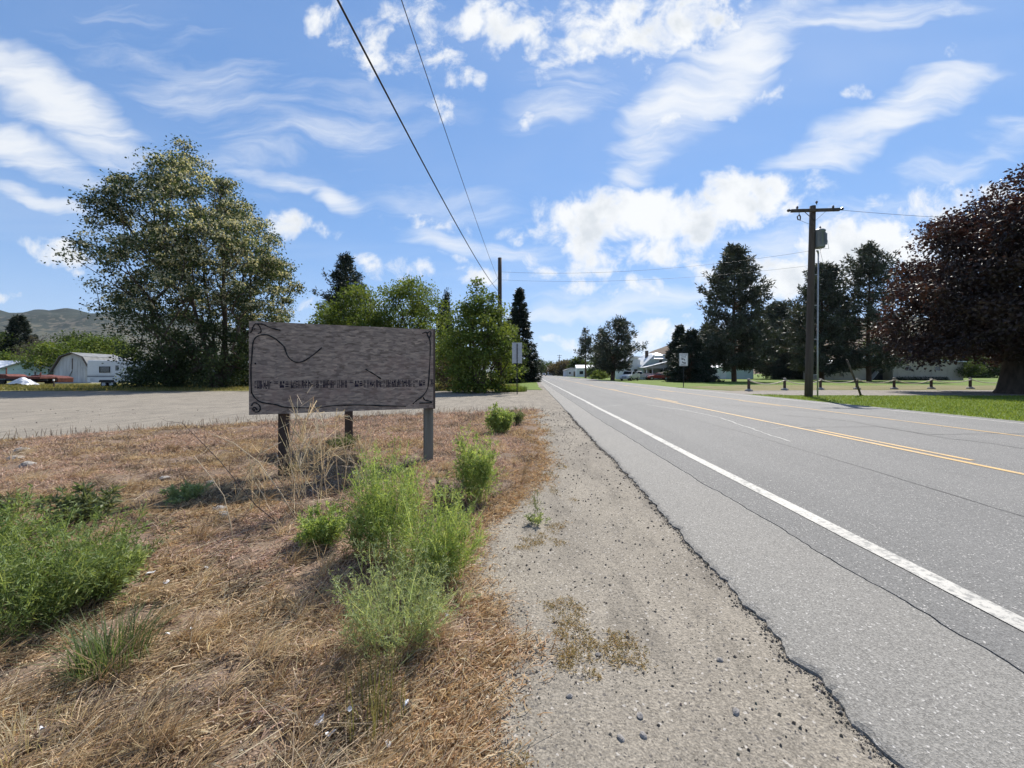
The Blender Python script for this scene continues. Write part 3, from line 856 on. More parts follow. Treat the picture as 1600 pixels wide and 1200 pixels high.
def conifer(name, label, base, H, Rm, pal, seed=0, kind='pine', clear=0.12, n_br=150, tuft=9, per=9, nl=0.45, trunk_r=0.3, lean=0.0, group=None, bark='bark_red', prof=None):
    g = np.random.default_rng(seed)
    root = empty(name, (base[0], base[1], 0), 0, label, 'tree', group)
    if prof is None:
        prof = [(clear, .62), (clear + .12, .95), (.4, 1.0), (.6, .78), (.8, .45), (.93, .2), (1.0, .05)] if kind == 'pine' else [(clear, 1.0), (.3, .9), (.6, .55), (.85, .22), (1.0, .03)]
    pt, pr = zip(*prof)
    tz = np.linspace(0, 1, 10); tp = np.c_[lean * H * tz ** 1.5, 0.01 * H * np.sin(tz * 5), tz * H - 0.1]
    tr = trunk_r * (1 - tz) ** 0.8 + 0.02
    V, F = frusta(tp[:-1], tp[1:], tr[:-1], tr[1:], 8); parts_b = [(V, F)]
    u = clear + (1 - clear) * g.random(n_br) ** (1.15 if kind == 'pine' else 1.25); u = np.sort(u)
    az = np.arange(n_br) * 2.39996 + g.normal(size=n_br) * 0.5
    L = Rm * np.interp(u, pt, pr) * (g.uniform(0.62, 1.12, n_br) if kind == 'pine' else g.uniform(0.8, 1.08, n_br))
    bx = np.interp(u, tz, tp[:, 0]); z0 = u * H
    slope = (np.interp(u, [clear, .5, 1], [-.12, .22, .9]) if kind == 'pine' else np.interp(u, [0, .5, 1], [-.34, -.18, .7])) + g.normal(size=n_br) * 0.07
    curl = 0.16 if kind == 'pine' else 0.12

    def at(f):                       # point at fraction f along each branch
        r = L * f
        return np.stack([bx + np.cos(az) * r, np.sin(az) * r, z0 + slope * r + curl * L * f * f], -1)
    br = np.maximum(0.018, 0.016 * L)
    for f0, f1 in ((0, .4), (.4, .75), (.75, 1)):
        V, F = frusta(at(f0), at(f1), br * (1.15 - f0), br * (1.15 - f1), 4); parts_b.append((V, F))
    o = 0; Vs = []; Fs = []
    for V, F in parts_b: Vs.append(V); Fs.append(F + o); o += len(V)
    mesh_np('trunk', np.concatenate(Vs), np.concatenate(Fs), M[bark], root, smooth=True)
    # needle tufts along and around the outer part of each branch
    nt = np.maximum(2, (tuft * (0.35 + L / Rm)).astype(int)); bi = np.repeat(np.arange(n_br), nt); T = len(bi)
    f = 0.22 + 0.80 * g.random(T) ** (0.6 if kind == 'pine' else 0.8)
    if kind == 'pine':               # pines carry their needles in separate pads along each limb
        pads = np.array([.42, .62, .8, .98])[None, :] + g.normal(size=(n_br, 4)) * .05; pside = g.normal(size=(n_br, 4)) * .15; pk = g.integers(0, 4, T)
        f = pads[bi, pk] + g.normal(size=T) * .05
    r = L[bi] * f
    side = g.normal(size=T) * 0.13 * L[bi] * (1.15 - f) if kind != 'pine' else (pside[bi, pk] + g.normal(size=T) * .045) * L[bi]
    c = np.stack([bx[bi] + np.cos(az[bi]) * r - np.sin(az[bi]) * side, np.sin(az[bi]) * r + np.cos(az[bi]) * side,
                  z0[bi] + slope[bi] * r + curl * L[bi] * f * f + g.normal(size=T) * (0.22 if kind == 'pine' else 0.10) - (0 if kind == 'pine' else 0.05 * L[bi])], -1)
    out = np.stack([np.cos(az[bi]), np.sin(az[bi]), 0.5 * np.ones(T) if kind == 'pine' else -0.35 * np.ones(T)], -1)
    ti = np.repeat(np.arange(T), per); N = len(ti)
    D = out[ti] * (0.5 if kind == 'pine' else 0.9) + g.normal(size=(N, 3)) * (0.75 if kind == 'pine' else 0.55)
    C = c[ti] + g.normal(size=(N, 3)) * nl * (0.35 if kind == 'pine' else 0.3)
    V, F = leaf_quads(C, D, nl * g.uniform(.7, 1.4, N), nl * (0.30 if kind == 'pine' else 0.34), g, 0.1, 0.3)
    tone = g.random(T)
    cc = pal_pick(pal, tone[ti] * .6 + g.random(N) * .4, g)
    mesh_np('crown', V, F, M['needle'], root, np.repeat(cc, 4, 0))
    return root


def weed(name, label, base, h, r, n_st, pal, seed=0, twigs=9, lpt=7, leaf=0.03, lw=0.006, sw=0.004, tilt=0.5, mat='weed', cat='weed', group=None, stem_pal=None, wild=0.25, top_only=0.12):
    """bushy roadside plant: many stems, side twigs, narrow leaves"""
    g = np.random.default_rng(seed); bz = float(gz(np.array([base[0]]), np.array([base[1]]))[0])
    root = empty(name, (base[0], base[1], bz - 0.01), 0, label, cat, group)
    az = g.uniform(0, 2 * math.pi, n_st); tl = tilt * g.random(n_st) ** 0.7; hh = h * (1 - 0.35 * (tl / max(tilt, .01)) ** 2) * g.uniform(.55, 1.05, n_st)
    b0 = np.stack([np.cos(az), np.sin(az), 0 * az], -1) * (r * 0.45 * np.sqrt(g.random(n_st)))[:, None]
    end = b0 + np.stack([np.cos(az) * np.tan(tl) * hh * r / max(r, h * .5), np.sin(az) * np.tan(tl) * hh * r / max(r, h * .5), hh], -1)
    ctl = b0 * 0.6 + end * 0.4 + np.stack([0 * az, 0 * az, hh * 0.18], -1) + g.normal(size=(n_st, 3)) * 0.06 * h * wild * 3
    def q(t): t = np.asarray(t)[..., None]; return None
    def bez(i, t): t = t[:, None]; return b0[i] * (1 - t) ** 2 + 2 * ctl[i] * t * (1 - t) + end[i] * t * t
    SP, SQ = [], []
    I = np.arange(n_st)
    for k in range(5): SP.append(bez(I, np.full(n_st, k / 5))); SQ.append(bez(I, np.full(n_st, (k + 1) / 5)))
    SP = np.concatenate(SP); SQ = np.concatenate(SQ)
    ti = np.repeat(I, twigs); tt = top_only + (1 - top_only) * g.random(len(ti)); tb = bez(ti, tt)
    sd = bez(ti, np.minimum(tt + 0.05, 1.05)) - tb
    td = unit(unit(sd) * 0.8 + g.normal(size=(len(ti), 3)) * 0.55 + np.array([0, 0, .15])); tlen = h * (0.28 * (1.1 - tt) + 0.06) * g.uniform(.5, 1.3, len(ti))
    te = tb + td * tlen[:, None]
    V1, F1 = ribbons(SP, SQ, sw, g); V2, F2 = ribbons(tb, te, sw * 0.6, g)
    sp_ = stem_pal or pal
    parts = [(V1, F1, np.repeat(pal_pick(sp_, g.random(len(SP)), g), 4, 0)), (V2, F2, np.repeat(pal_pick(sp_, g.random(len(tb)), g), 4, 0))]
    mesh_np('stems', *join(parts)[:2], M[mat], root, join(parts)[2])
    if lpt:
        li = np.repeat(np.arange(len(ti)), lpt); lt = g.random(len(li)) ** 0.7
        C = tb[li] + (te - tb)[li] * lt[:, None]
        D = td[li] * 0.7 + g.normal(size=(len(li), 3)) * 0.75
        V, F = leaf_quads(C, D, leaf * g.uniform(.6, 1.5, len(li)), lw * g.uniform(.7, 1.4, len(li)), g)
        tone = g.random(n_st)
        cc = pal_pick(pal, 0.5 * tone[ti[li]] + 0.5 * g.random(len(li)), g)
        mesh_np('leaves', V, F, M[mat], root, np.repeat(cc, 4, 0))
    return root


def grass_tuft(name, label, base, h, r, n, pal, seed=0, group=None, mat='weed', w=0.006, lean=0.6, cat='grass tuft', z0=None):
    g = np.random.default_rng(seed); bz = float(gz(np.array([base[0]]), np.array([base[1]]))[0]) if z0 is None else z0
    az = g.uniform(0, 6.283, n); b0 = np.stack([np.cos(az), np.sin(az), 0 * az], -1) * (r * .5 * np.sqrt(g.random(n)))[:, None]; b0[:, 2] = -0.01
    L = h * g.uniform(.5, 1.15, n); ln = lean * g.random(n); a2 = az + g.normal(size=n) * .6
    hd = np.stack([np.cos(a2), np.sin(a2), 0 * a2], -1)
    p1 = b0 + hd * (L * .5 * np.sin(ln * .6))[:, None] + np.array([0, 0, 1]) * (L * .5 * np.cos(ln * .6))[:, None]
    p2 = p1 + hd * (L * .5 * np.sin(ln * 1.6))[:, None] + np.array([0, 0, 1]) * (L * .5 * np.cos(ln * 1.6))[:, None]
    s = np.stack([-np.sin(a2), np.cos(a2), 0 * a2], -1) * w / 2
    V = np.stack([b0 - s, b0 + s, p1 + s * .8, p1 - s * .8, p2 + s * .15, p2 - s * .15], 1).reshape(-1, 3); b = np.arange(n)[:, None] * 6
    F = np.concatenate([b + np.array([[0, 1, 2, 3]]), b + np.array([[3, 2, 4, 5]])])
    o = mesh_np(name, V, F, M[mat], None, np.repeat(pal_pick(pal, g.random(n), g), 6, 0)); o.location = (base[0], base[1], bz)
    return props(o, label, cat, group)

# ------------------------------------------------------------------ the plywood sign
PA = Vector((-3.652, 5.187)); PB = Vector((-1.511, 6.214)); PD = (PB - PA); PW = PD.length; PANG = math.atan2(PD.y, PD.x)
ZB, ZT = 0.857, 2.077


def on_panel(px, py):
    """local (along, up) position on the board of a mark seen at a pixel of the photograph"""
    a = (px - VX) / FPX; b = (VY - py) / FPX
    t = (PA.x * PD.y - PA.y * PD.x) / (a * PD.y - PD.x)
    return ((Vector((t * a, t)) - PA).dot(PD / PW), CH + b * t)


sign = empty('plywood_sign', (PA.x, PA.y, 0), PANG, 'weathered blank strand-board sign on three timber posts in dry grass', 'sign')
MB().box(0, PW, 0, 0.018, ZB, ZT).build('front_board', M['strand_board'], sign)
for pts in ([(395, 512), (399, 506), (405, 509), (408, 518), (403, 521)], [(402, 506), (412, 507), (422, 512), (438, 516)], [(391, 520), (395, 515), (394, 511)],
            [(393, 615), (392, 580), (394, 550), (396, 533), (403, 525), (416, 523), (428, 528), (437, 535), (444, 542), (446, 548), (450, 557), (456, 563), (464, 566), (475, 564), (490, 554), (503, 543)],
            [(393, 612), (397, 620), (405, 627), (416, 630), (430, 632), (445, 636), (470, 637), (495, 637), (520, 634), (545, 633), (570, 633), (600, 634), (634, 635)],
            [(571, 577), (580, 582), (588, 587), (595, 592)],
            [(660, 521), (666, 519), (668, 524), (672, 534), (672, 555), (671, 575), (670, 592), (668, 607), (661, 618), (652, 625), (645, 631)],
            [(667, 521), (672, 518), (673, 523), (670, 530)], [(661, 620), (664, 625), (672, 627), (674, 629), (655, 630)],
            [(393, 634), (397, 629), (404, 632), (407, 638), (404, 643), (398, 644)], [(394, 640), (398, 636), (402, 641)]):
    P = [on_panel(*p) for p in pts]; Q = []
    for i in range(len(P) - 1):
        for k in range(4):
            u = k / 4; w = [P[max(i - 1, 0)], P[i], P[i + 1], P[min(i + 2, len(P) - 1)]]
            Q.append(tuple(0.5 * (2 * w[1][c] + (w[2][c] - w[0][c]) * u + (2 * w[0][c] - 5 * w[1][c] + 4 * w[2][c] - w[3][c]) * u * u + (3 * w[1][c] - w[0][c] - 3 * w[2][c] + w[3][c]) * u ** 3) for c in (0, 1)))
    Q.append(P[-1])
    MB().tube([(x, -0.002, z) for x, z in Q], [0.0085 * random.uniform(.6, 1.35) for _ in Q], 5).build('glue_bead', M['black'], sign, smooth=True)
for px, py, r in ((446, 547, .013), (399, 568, .012), (629, 534, .006), (666, 535, .008), (394, 515, .011), (397, 641, .016), (391, 570, .006), (398, 514, .01), (398, 545, .006)):
    x, z = on_panel(px, py); MB().tube([(x, -0.006, z - r), (x, -0.006, z), (x, -0.004, z + r * .9)], [r * .5, r, r * .4], 6).build('glue_blob', M['black'], sign, smooth=True)
# the mill's stamp, too worn to read: dense upright strokes with little boxes between
pr = MB(); random.seed(5)


def stamp(x0, x1, z0, z1):
    w, h = x1 - x0, z1 - z0
    if w > 0 and h > 0: pr.add([(x0, -0.0025, z0), (x1, -0.0025, z0), (x1, -0.0025, z1), (x0, -0.0025, z1)], [(0, 1, 2, 3)])


def stamp_text(x0, x1, z0, z1):
    x = x0
    while x < x1 - 0.01:
        w = random.uniform(0.010, 0.034); t = 0.0075; k = random.random()
        if random.random() < .16: x += 0.008
        if k < .7:
            stamp(x, x + t, z0, z1)
            if random.random() < .75: stamp(x + w - t, x + w, z0 + random.choice((0, 0, .03)), z1 - random.choice((0, 0, .03)))
            for _ in range(random.choice((1, 2, 3))):
                zz = random.uniform(z0, z1 - .014); stamp(x + t, x + w - t, zz, zz + random.uniform(.006, .02))
        else:
            for r in range(7):
                zz = z0 + (z1 - z0) * r / 7
                if random.random() < .8: stamp(x, x + w * random.uniform(.6, 1), zz, zz + (z1 - z0) / 7 * .55)
        x += w + 0.004


bz0, bz1 = on_panel(450, 608)[1], on_panel(450, 595)[1]
bz0, bz1 = ZB + 0.275 * 1.22, ZB + 0.365 * 1.22
for u0, u1, kind in ((.030, .12, 't'), (.135, .215, 'b'), (.228, .535, 't'), (.545, .615, 'b'), (.622, .89, 't'), (.90, .955, 'b'), (.985, .998, 't')):
    x0, x1 = on_panel(360 + (128 + 1282 * u0) / 4.444, 600)[0], on_panel(360 + (128 + 1282 * u1) / 4.444, 600)[0]
    if kind == 't': stamp_text(x0, x1, bz0, bz1)
    else:
        w = x1 - x0
        for fx, fz, fw, fh in ((.0, .62, .3, .08), (.0, .84, .3, .08), (.05, .70, .2, .06), (.4, .1, .3, .3), (.42, .5, .12, .4), (.62, .62, .1, .3), (.78, .2, .22, .14), (.78, .45, .22, .18), (.8, .75, .18, .12), (.36, .42, .3, .05)):
            stamp(x0 + fx * w, x0 + (fx + fw) * w, bz0 + fz * (bz1 - bz0), bz0 + (fz + fh) * (bz1 - bz0))
props(pr.build('mill_stamp', M['stamp_ink'], sign), kind='stuff')
inv = Matrix.Rotation(-PANG, 2)


def sl(x, y):                                   # world -> sign-local
    return inv @ (Vector((x, y)) - PA)


def sign_post(wx, wy, z1, mat, w=0.135, tilt=0.0):
    c = sl(wx, wy)
    o = MB().bar((c.x, c.y, -0.35), (c.x + tilt, c.y, z1), w, w, up=(0, 1, 0)).build('post', mat, sign, bevel=0.012)
    return o


sign_post(-3.385, 5.50, ZT - 0.06, M['post_dark'])
sign_post(-1.625, 6.36, ZT - 0.06, M['post_wood'])
sign_post(-3.69, 8.12, ZT - 0.06, M['post_dark'], 0.15)
c0 = sl(-1.49, 6.33); c1 = sl(-3.62, 7.98); bd = (c1 - c0).normalized(); bn = Vector((-bd.y, bd.x))
MB().bar((*(c0 + bd * .06), (ZB + ZT) / 2), (*c1, (ZB + ZT) / 2), 0.018, ZT - ZB).build('back_board', M['strand_board'], sign)
MB().box(PW - 0.005, PW + 0.036, 0.022, 0.112, ZB - 0.015, ZT + 0.012).build('corner_plank', M['trim_dark'], sign)
for z in (ZB + 0.2, ZT - 0.2):
    MB().box(0.04, PW - 0.02, 0.020, 0.058, z - 0.045, z + 0.045).build('rail', M['post_dark'], sign)

# ------------------------------------------------------------------ utility poles and lines
def insulator(parent, p, d=(0, 0, 1), s=1.0):
    d = Vector(d).normalized(); p = Vector(p); m = MB()
    m.tube([p, p + d * .06 * s, p + d * .10 * s, p + d * .12 * s, p + d * .16 * s, p + d * .18 * s, p + d * .22 * s], [.02 * s, .02 * s, .075 * s, .04 * s, .075 * s, .04 * s, .03 * s], 8)
    return m.build('insulator', M['porcelain'], parent, smooth=True)


PR = Vector((16.4, 23.6, 0))
up = empty('utility_pole', PR, 0, 'weathered timber utility pole with crossarm and grey transformer on the lawn', 'utility pole', 'timber utility poles')
LEAN = 0.022
MB().tube([(LEAN * z, 0, z) for z in (-0.5, 2, 4, 6, 8, 10, 11.25)], [.215, .205, .195, .185, .175, .165, .16], 12).build('shaft', M['pole_wood'], up, smooth=True)
ax = LEAN * 10.9
MB().bar((ax - 1.42, -0.22, 10.88), (ax + 1.42, -0.22, 10.96), .12, .17).build('crossarm', M['pole_wood'], up, bevel=.01)
for s in (-1, 1): MB().bar((ax + .62 * s, -.22, 10.84 + .02 * s), (ax + .02 * s, -.19, 10.32), .04, .015).build('arm_brace', M['dark_metal'], up)
for x, d in ((-1.42, (-1, -.2, -.25)), (-1.05, (0, 0, 1)), (1.05, (0, 0, 1)), (1.42, (1, .1, .12)), (1.15, (-.55, -.3, -.5)), (0.08, (0, 0, 1))):
    insulator(up, (ax + x, -0.22, (11.25 if abs(x) < .1 else 10.96 + .02 * x)), d, 1.2 if abs(x) > 1.3 else 1.0)
MB().bar((ax - .95, -.24, 10.80), (ax - 1.0, -.3, 10.62), .03, .03).tube([(ax - .98, -.3, 10.62), (ax - 1.12, -.32, 10.50), (ax - 1.08, -.32, 10.34), (ax - .95, -.32, 10.30), (ax - .92, -.3, 10.50), (ax - .98, -.3, 10.62)], .035, 6).build('fuse_cutout', M['porcelain'], up)
MB().tube([(ax - .95, -.32, 10.3), (ax - .6, -.3, 10.15), (ax - .2, -.2, 10.08), (ax, -.16, 10.1)], .008, 5).build('jumper_wire', M['wire'], up)
tx = LEAN * 9.3 + .42
tr = MB().lathe([(.05, -.56), (.27, -.52), (.29, -.48), (.29, .42), (.32, .44), (.32, .48), (.26, .54), (.05, .57)], 16, (tx, -.02, 9.3)).build('transformer', M['grey_paint'], up, smooth=True)
for k in range(7):
    a = R(-150 + 40 * k); MB().bar((tx + math.cos(a) * .33, -.02 + math.sin(a) * .33, 8.92), (tx + math.cos(a) * .33, -.02 + math.sin(a) * .33, 9.6), .10, .012, up=(-math.sin(a), math.cos(a), 0)).build('cooling_fin', M['grey_paint'], tr)
MB().lathe([(.05, 0), (.06, .05), (.035, .08), (.06, .11), (.03, .17), (.02, .2)], 8, (tx + .05, -.02, 9.86)).build('bushing', M['porcelain'], tr, smooth=True)
MB().tube([(tx + .3, -.05, 9.65), (tx + .42, -.1, 9.2), (tx + .5, -.1, 8.7), (tx + .34, -.12, 8.72), (tx + .05, -.15, 8.72), (tx - .05, -.15, 8.6)], .010, 5).build('drop_lead', M['wire'], up)
for z in (9.0, 9.5): MB().bar((tx - .42, 0, z), (tx - .25, 0, z), .12, .05).build('hanger_bracket', M['dark_metal'], up)
cd = MB().tube([(.50, -.05, -.05), (.50, -.05, 3), (.52, -.05, 6), (.54, -.05, 8.45)], .042, 8)
cd.tube([(.54, -.05, 8.45), (.50, -.05, 8.6), (.42, -.1, 8.58)], [.05, .055, .05], 8)
cd = cd.build('conduit', M['galv'], up, smooth=True)
for z in (1.3, 3.4, 5.4, 7.2):
    MB().bar((.12, -.05, z), (.55, -.05, z), .05, .03).build('standoff', M['galv'], cd)

PL = Vector((-2.32, 30.2, 0))
ul = empty('utility_pole', PL, 0, 'bare dark timber utility pole standing in the roadside maple', 'utility pole', 'timber utility poles')
MB().tube([(0, 0, z) for z in (-.5, 3, 6, 9, 10.1)], [.18, .17, .16, .15, .145], 10).build('shaft', M['pole_wood'], ul, smooth=True)
for z in (7.35, 8.05): MB().box(-.03, .03, -.2, -.14, z, z + .2).build('cable_clamp', M['dark_metal'], ul)
insulator(ul, (0, -.15, 8.9), (0, -1, .2), .8)


def cable(label, p, q, sag, rad, mat, n=28, name='power_cable', group='overhead lines'):
    p = Vector(p); q = Vector(q); pts = []
    for i in range(n + 1):
        t = i / n; v = p.lerp(q, t); v.z -= 4 * sag * t * (1 - t); pts.append(v)
    o = MB().tube(pts, rad, 6).build(name, mat, smooth=True)
    return props(o, label, 'cable', group)


def cable_through(label, q, mid, p, rad, mat):
    """a span seen to pass through three points (quadratic)"""
    P, Mi, Q = Vector(p), Vector(mid), Vector(q); t0 = (Mi - P).length / ((Mi - P).length + (Q - Mi).length)
    c = (Mi - P * (1 - t0) ** 2 - Q * t0 ** 2) / (2 * t0 * (1 - t0)); pts = []
    for i in range(41):
        t = i / 40; pts.append(P * (1 - t) ** 2 + c * 2 * t * (1 - t) + Q * t * t)
    return props(MB().tube(pts, rad, 6).build('power_cable', mat, smooth=True), label, 'cable', 'overhead lines')


cable_through('thick black cable sagging from the bare pole overhead', (-2.32, 30.05, 7.45), (-2.3, 4.73, 5.85), (-2.3, -14, 6.6), .016, M['cable'])
cable_through('thinner upper line running overhead beside the thick black cable', (-2.32, 30.05, 8.15), (-2.3, 7.12, 8.05), (-2.3, -14, 9.6), .009, M['cable'])
cable('upper service wire crossing the road between the two timber poles', (-2.3, 30.2, 9.05), (16.6, 23.55, 8.62), .55, .007, M['wire'])
cable('lower service wire crossing the road between the two timber poles', (-2.3, 30.2, 8.45), (16.6, 23.55, 7.75), .45, .006, M['wire'])
cable('service drop running from the bare pole to the houses behind the trees', (-2.3, 30.2, 8.7), (-14, 52, 7.0), .6, .009, M['wire'])
cable('line running off the crossarm above the purple tree', (18.2, 23.5, 10.98), (60, 30, 13.6), .8, .009, M['wire'])
cable('stay wire slanting from the bare pole behind the sign back', (-2.3, 30.2, 7.2), (-1.2, 36.5, 0.0), .0, .010, M['wire'], 4, 'stay_wire')

gb = GP(1346, 618)
gy = empty('guy_wire', (gb[0], gb[1], 0), 0, 'leaning grey guy-wire guard planted in the lawn beside the transformer pole', 'guy wire')
gv = (Vector((PR.x + .25, PR.y, 10.4)) - Vector((gb[0], gb[1], 0)))
gt = Vector((XP(1323, 24.6) - gb[0], 24.6 - gb[1], ZP(562, 24.6)))
MB().tube([Vector((0, 0, -.1)), gt * .3, gt * .7, gt], [.06, .06, .055, .05], 8).build('guard', M['pole_wood'], gy, smooth=True)
MB().tube([gt * .98, gt.lerp(gv, .4), gv], .008, 5).build('strand', M['wire'], gy)
MB().lathe([(.12, -.05), (.10, .03), (.03, .06)], 8).build('anchor', M['dark_metal'], gy)


# ------------------------------------------------------------------ traffic signs
def text_mesh(body, size, mat, parent, loc, name='lettering'):
    c = bpy.data.curves.new('t', 'FONT'); c.body = body; c.size = size; c.align_x = 'CENTER'; c.align_y = 'CENTER'
    t = bpy.data.objects.new('t', c); col.objects.link(t)
    me = bpy.data.meshes.new_from_object(t.evaluated_get(bpy.context.evaluated_depsgraph_get()))
    bpy.data.objects.remove(t); me.materials.clear(); me.materials.append(mat)
    o = bpy.data.objects.new(name, me); col.objects.link(o); o.parent = parent; o.location = loc; o.rotation_euler = (R(90), 0, 0)
    return o


ts = empty('road_sign', (XP(1068, 39.5), 39.5, 0), R(-6), 'white centre-lane-only road sign with black arrows facing traffic', 'road sign')
MB().box(-.035, .035, 0, .05, -.3, 3.3).build('post', M['dark_metal'], ts)
MB().box(-.42, .42, -.012, -.002, 2.1, 3.36).build('panel', M['trim_white'], ts, bevel=.004)
pts_ = [(-.39, 2.13), (.39, 2.13), (.39, 3.33), (-.39, 3.33)]
bm_ = MB()
for i in range(4):
    (x0, z0), (x1, z1) = pts_[i], pts_[(i + 1) % 4]
    bm_.box(min(x0, x1) - .008, max(x0, x1) + .008, -.0165, -.0135, min(z0, z1) - .008, max(z0, z1) + .008)
bm_.build('border', M['black'], ts)
text_mesh('CENTER', .19, M['black'], ts, (0, -.016, 3.19)); text_mesh('LANE', .19, M['black'], ts, (0, -.016, 3.00)); text_mesh('ONLY', .19, M['black'], ts, (0, -.016, 2.24))
for s in (1, -1):
    m = MB(); zc = 2.60 + .04 * s
    for k in range(7):
        a0 = R(100 - 24 * k) if s > 0 else R(-80 - 24 * k); a1 = R(100 - 24 * (k + 1)) if s > 0 else R(-80 - 24 * (k + 1))
        if k > 3: continue
        cx = -.05 * s
        ro, ri = .20, .12
        q = [(cx + s * 0 + math.cos(a0) * ro, zc + math.sin(a0) * ro), (cx + math.cos(a1) * ro, zc + math.sin(a1) * ro), (cx + math.cos(a1) * ri, zc + math.sin(a1) * ri), (cx + math.cos(a0) * ri, zc + math.sin(a0) * ri)]
        m.add([(x, -.0165, z) for x, z in q], [(0, 1, 2, 3)])
    hx = -.05 * s - .04 * s; hz = zc + .16 * s
    m.add([(hx, -.0168, hz + .1), (hx, -.0168, hz - .1), (hx - .16 * s, -.0168, hz)], [(0, 1, 2)])
    m.build('arrow', M['black'], ts)

tb_ = empty('road_sign', (XP(808, 26.5), 26.5, 0), R(4), 'bare aluminium back of a road sign on its post by the maple', 'road sign')
MB().box(-.03, .03, -.03, .03, -.3, 3.35).build('post', M['dark_metal'], tb_)
MB().box(-.33, .33, .034, .044, 2.05, 3.42).build('panel', M['galv'], tb_, bevel=.004)
for z in (2.3, 3.1): MB().box(-.012, .012, -.036, -.031, z, z + .03).build('bolt', M['galv'], tb_)

# ------------------------------------------------------------------ rope fence
fp = [GP(1170, 611), GP(1226, 609.5), GP(1282, 608.7), GP(1339, 608.2), GP(1397, 608), GP(1455, 607.5), GP(1516, 607.4), GP(1578, 607.2)]
fe = empty('rope_fence', (*fp[0], 0), 0, 'low fence of dark posts linked by sagging pale rope beside the drive', 'fence')
post_me = None
for i, p in enumerate(fp):
    lp = (p[0] - fp[0][0], p[1] - fp[0][1])
    h = .92 + .04 * math.sin(i * 2.1)
    ps = MB().tube([(0, 0, -.1), (0, 0, h)], .105, 10).build('post', M['post_dark'], fe, smooth=False); ps.location = (*lp, 0)
    MB().lathe([(.115, h - .02), (.12, h + .03), (.06, h + .05)], 10).build('cap', M['concrete'], ps)
    MB().lathe([(.30, -.05), (.28, .08), (.20, .16), (.106, .18)], 9).build('footing', M['stone'], ps)
    if i:
        q = (fp[i - 1][0] - fp[0][0], fp[i - 1][1] - fp[0][1]); pts = []
        for k in range(13):
            t = k / 12; pts.append((q[0] + (lp[0] - q[0]) * t, q[1] + (lp[1] - q[1]) * t - .1, (.84) - 4 * (.28 + .04 * (i % 3)) * t * (1 - t)))
        MB().tube(pts, .042, 6).build('rope', M['rope'], fe, smooth=True)

# ------------------------------------------------------------------ buildings
def window(parent, x0, x1, z0, z1, y, fr=.06, bars=0, trim='trim_white', depth=.05):
    """a framed window set on a wall that faces -y"""
    w = MB()
    w.box(x0 - fr, x1 + fr, y - depth, y - .003, z0 - fr, z0).box(x0 - fr, x1 + fr, y - depth, y - .003, z1, z1 + fr)
    w.box(x0 - fr, x0, y - depth, y - .003, z0, z1).box(x1, x1 + fr, y - depth, y - .003, z0, z1)
    for k in range(bars):
        xm = x0 + (x1 - x0) * (k + 1) / (bars + 1); w.box(xm - .02, xm + .02, y - depth * .8, y - .02, z0, z1)
    o = w.build('window', M[trim], parent)
    MB().box(x0, x1, y - .02, y - .006, z0, z1).build('pane', M['glass'], o)
    return o


def siding(parent, x0, x1, y, z0, z1, mat, step=.3, name='siding_board'):
    """lapped boards on a wall that faces -y"""
    k = int((z1 - z0) / step); m = MB()
    for i in range(k):
        a = z0 + i * step; m.add([(x0, y - .004, a + step), (x1, y - .004, a + step), (x1, y - .03, a), (x0, y - .03, a), (x0, y - .002, a), (x1, y - .002, a)], [(3, 2, 1, 0), (4, 5, 2, 3)])
    return m.build('siding', mat, parent)


# farmhouse across the road
hy = 88.0; hx = XP(1030, hy)
fh = empty('farmhouse', (hx, hy, 0), R(4), 'white farmhouse with pale green clipped gable and screened porch', 'house')
gab = [(-3.6, 0), (3.6, 0), (3.6, 3.0), (1.5, 5.0), (.9, 5.25), (-.9, 5.25), (-1.5, 5.0), (-3.6, 3.0)]
MB().prism(gab, 0, 8).build('wall', M['mint_siding'], fh)
rf = MB()
for (x0, z0), (x1, z1) in (((-4.1, 2.65), (-1.0, 5.45)), ((1.0, 5.45), (4.1, 2.65))):
    d = Vector((x1 - x0, z1 - z0)).normalized(); nx_, nz_ = -d.y * .14, d.x * .14
    rf.prism([(x0, z0), (x1, z1), (x1 + nx_, z1 + nz_), (x0 + nx_, z0 + nz_)], -.5, 8.4)
rf.add([(-1.05, .9, 5.6), (1.05, .9, 5.6), (0, 1.6, 6.0), (0, 8.4, 6.0), (-1.05, 8.4, 5.6), (1.05, 8.4, 5.6)], [(0, 1, 2), (0, 2, 3, 4), (1, 5, 3, 2)])
rf.add([(-2.0, -.6, 4.55), (2.0, -.6, 4.55), (1.1, 1.0, 5.62), (-1.1, 1.0, 5.62), (-2.0, -.6, 4.45), (2.0, -.6, 4.45)], [(0, 1, 2, 3), (4, 5, 1, 0)])
rfo = rf.build('roof', M['metal_roof'], fh)
MB().box(-1.9, -1.3, 3, 3.6, 4.8, 6.5).build('chimney', M['trim_dark'], rfo)
window(fh, .0, .7, 3.35, 4.25, 0, .09)
MB().prism([(-7.5, 0), (-3.55, 0), (-3.55, 4.4), (-5.5, 4.8), (-7.5, 3.0)], 2, 8.2).build('side_wing', M['white_siding'], fh)
MB().prism([(-8.0, 2.75), (-5.6, 4.95), (-3.0, 4.95), (-3.0, 5.07), (-5.6, 5.1), (-8.1, 2.9)], 1.7, 8.5).build('wing_roof', M['metal_roof'], fh)
window(fh, -6.6, -5.7, 1.2, 2.3, 2, .09); window(fh, -5.0, -4.2, 1.2, 2.3, 2, .09)
pw = MB().prism([(-4.4, 2.45), (0.9, 3.75), (6.2, 2.45), (6.2, 2.62), (.9, 3.95), (-4.5, 2.62)], -3.3, 0.2).build('porch_roof', M['metal_roof'], fh)
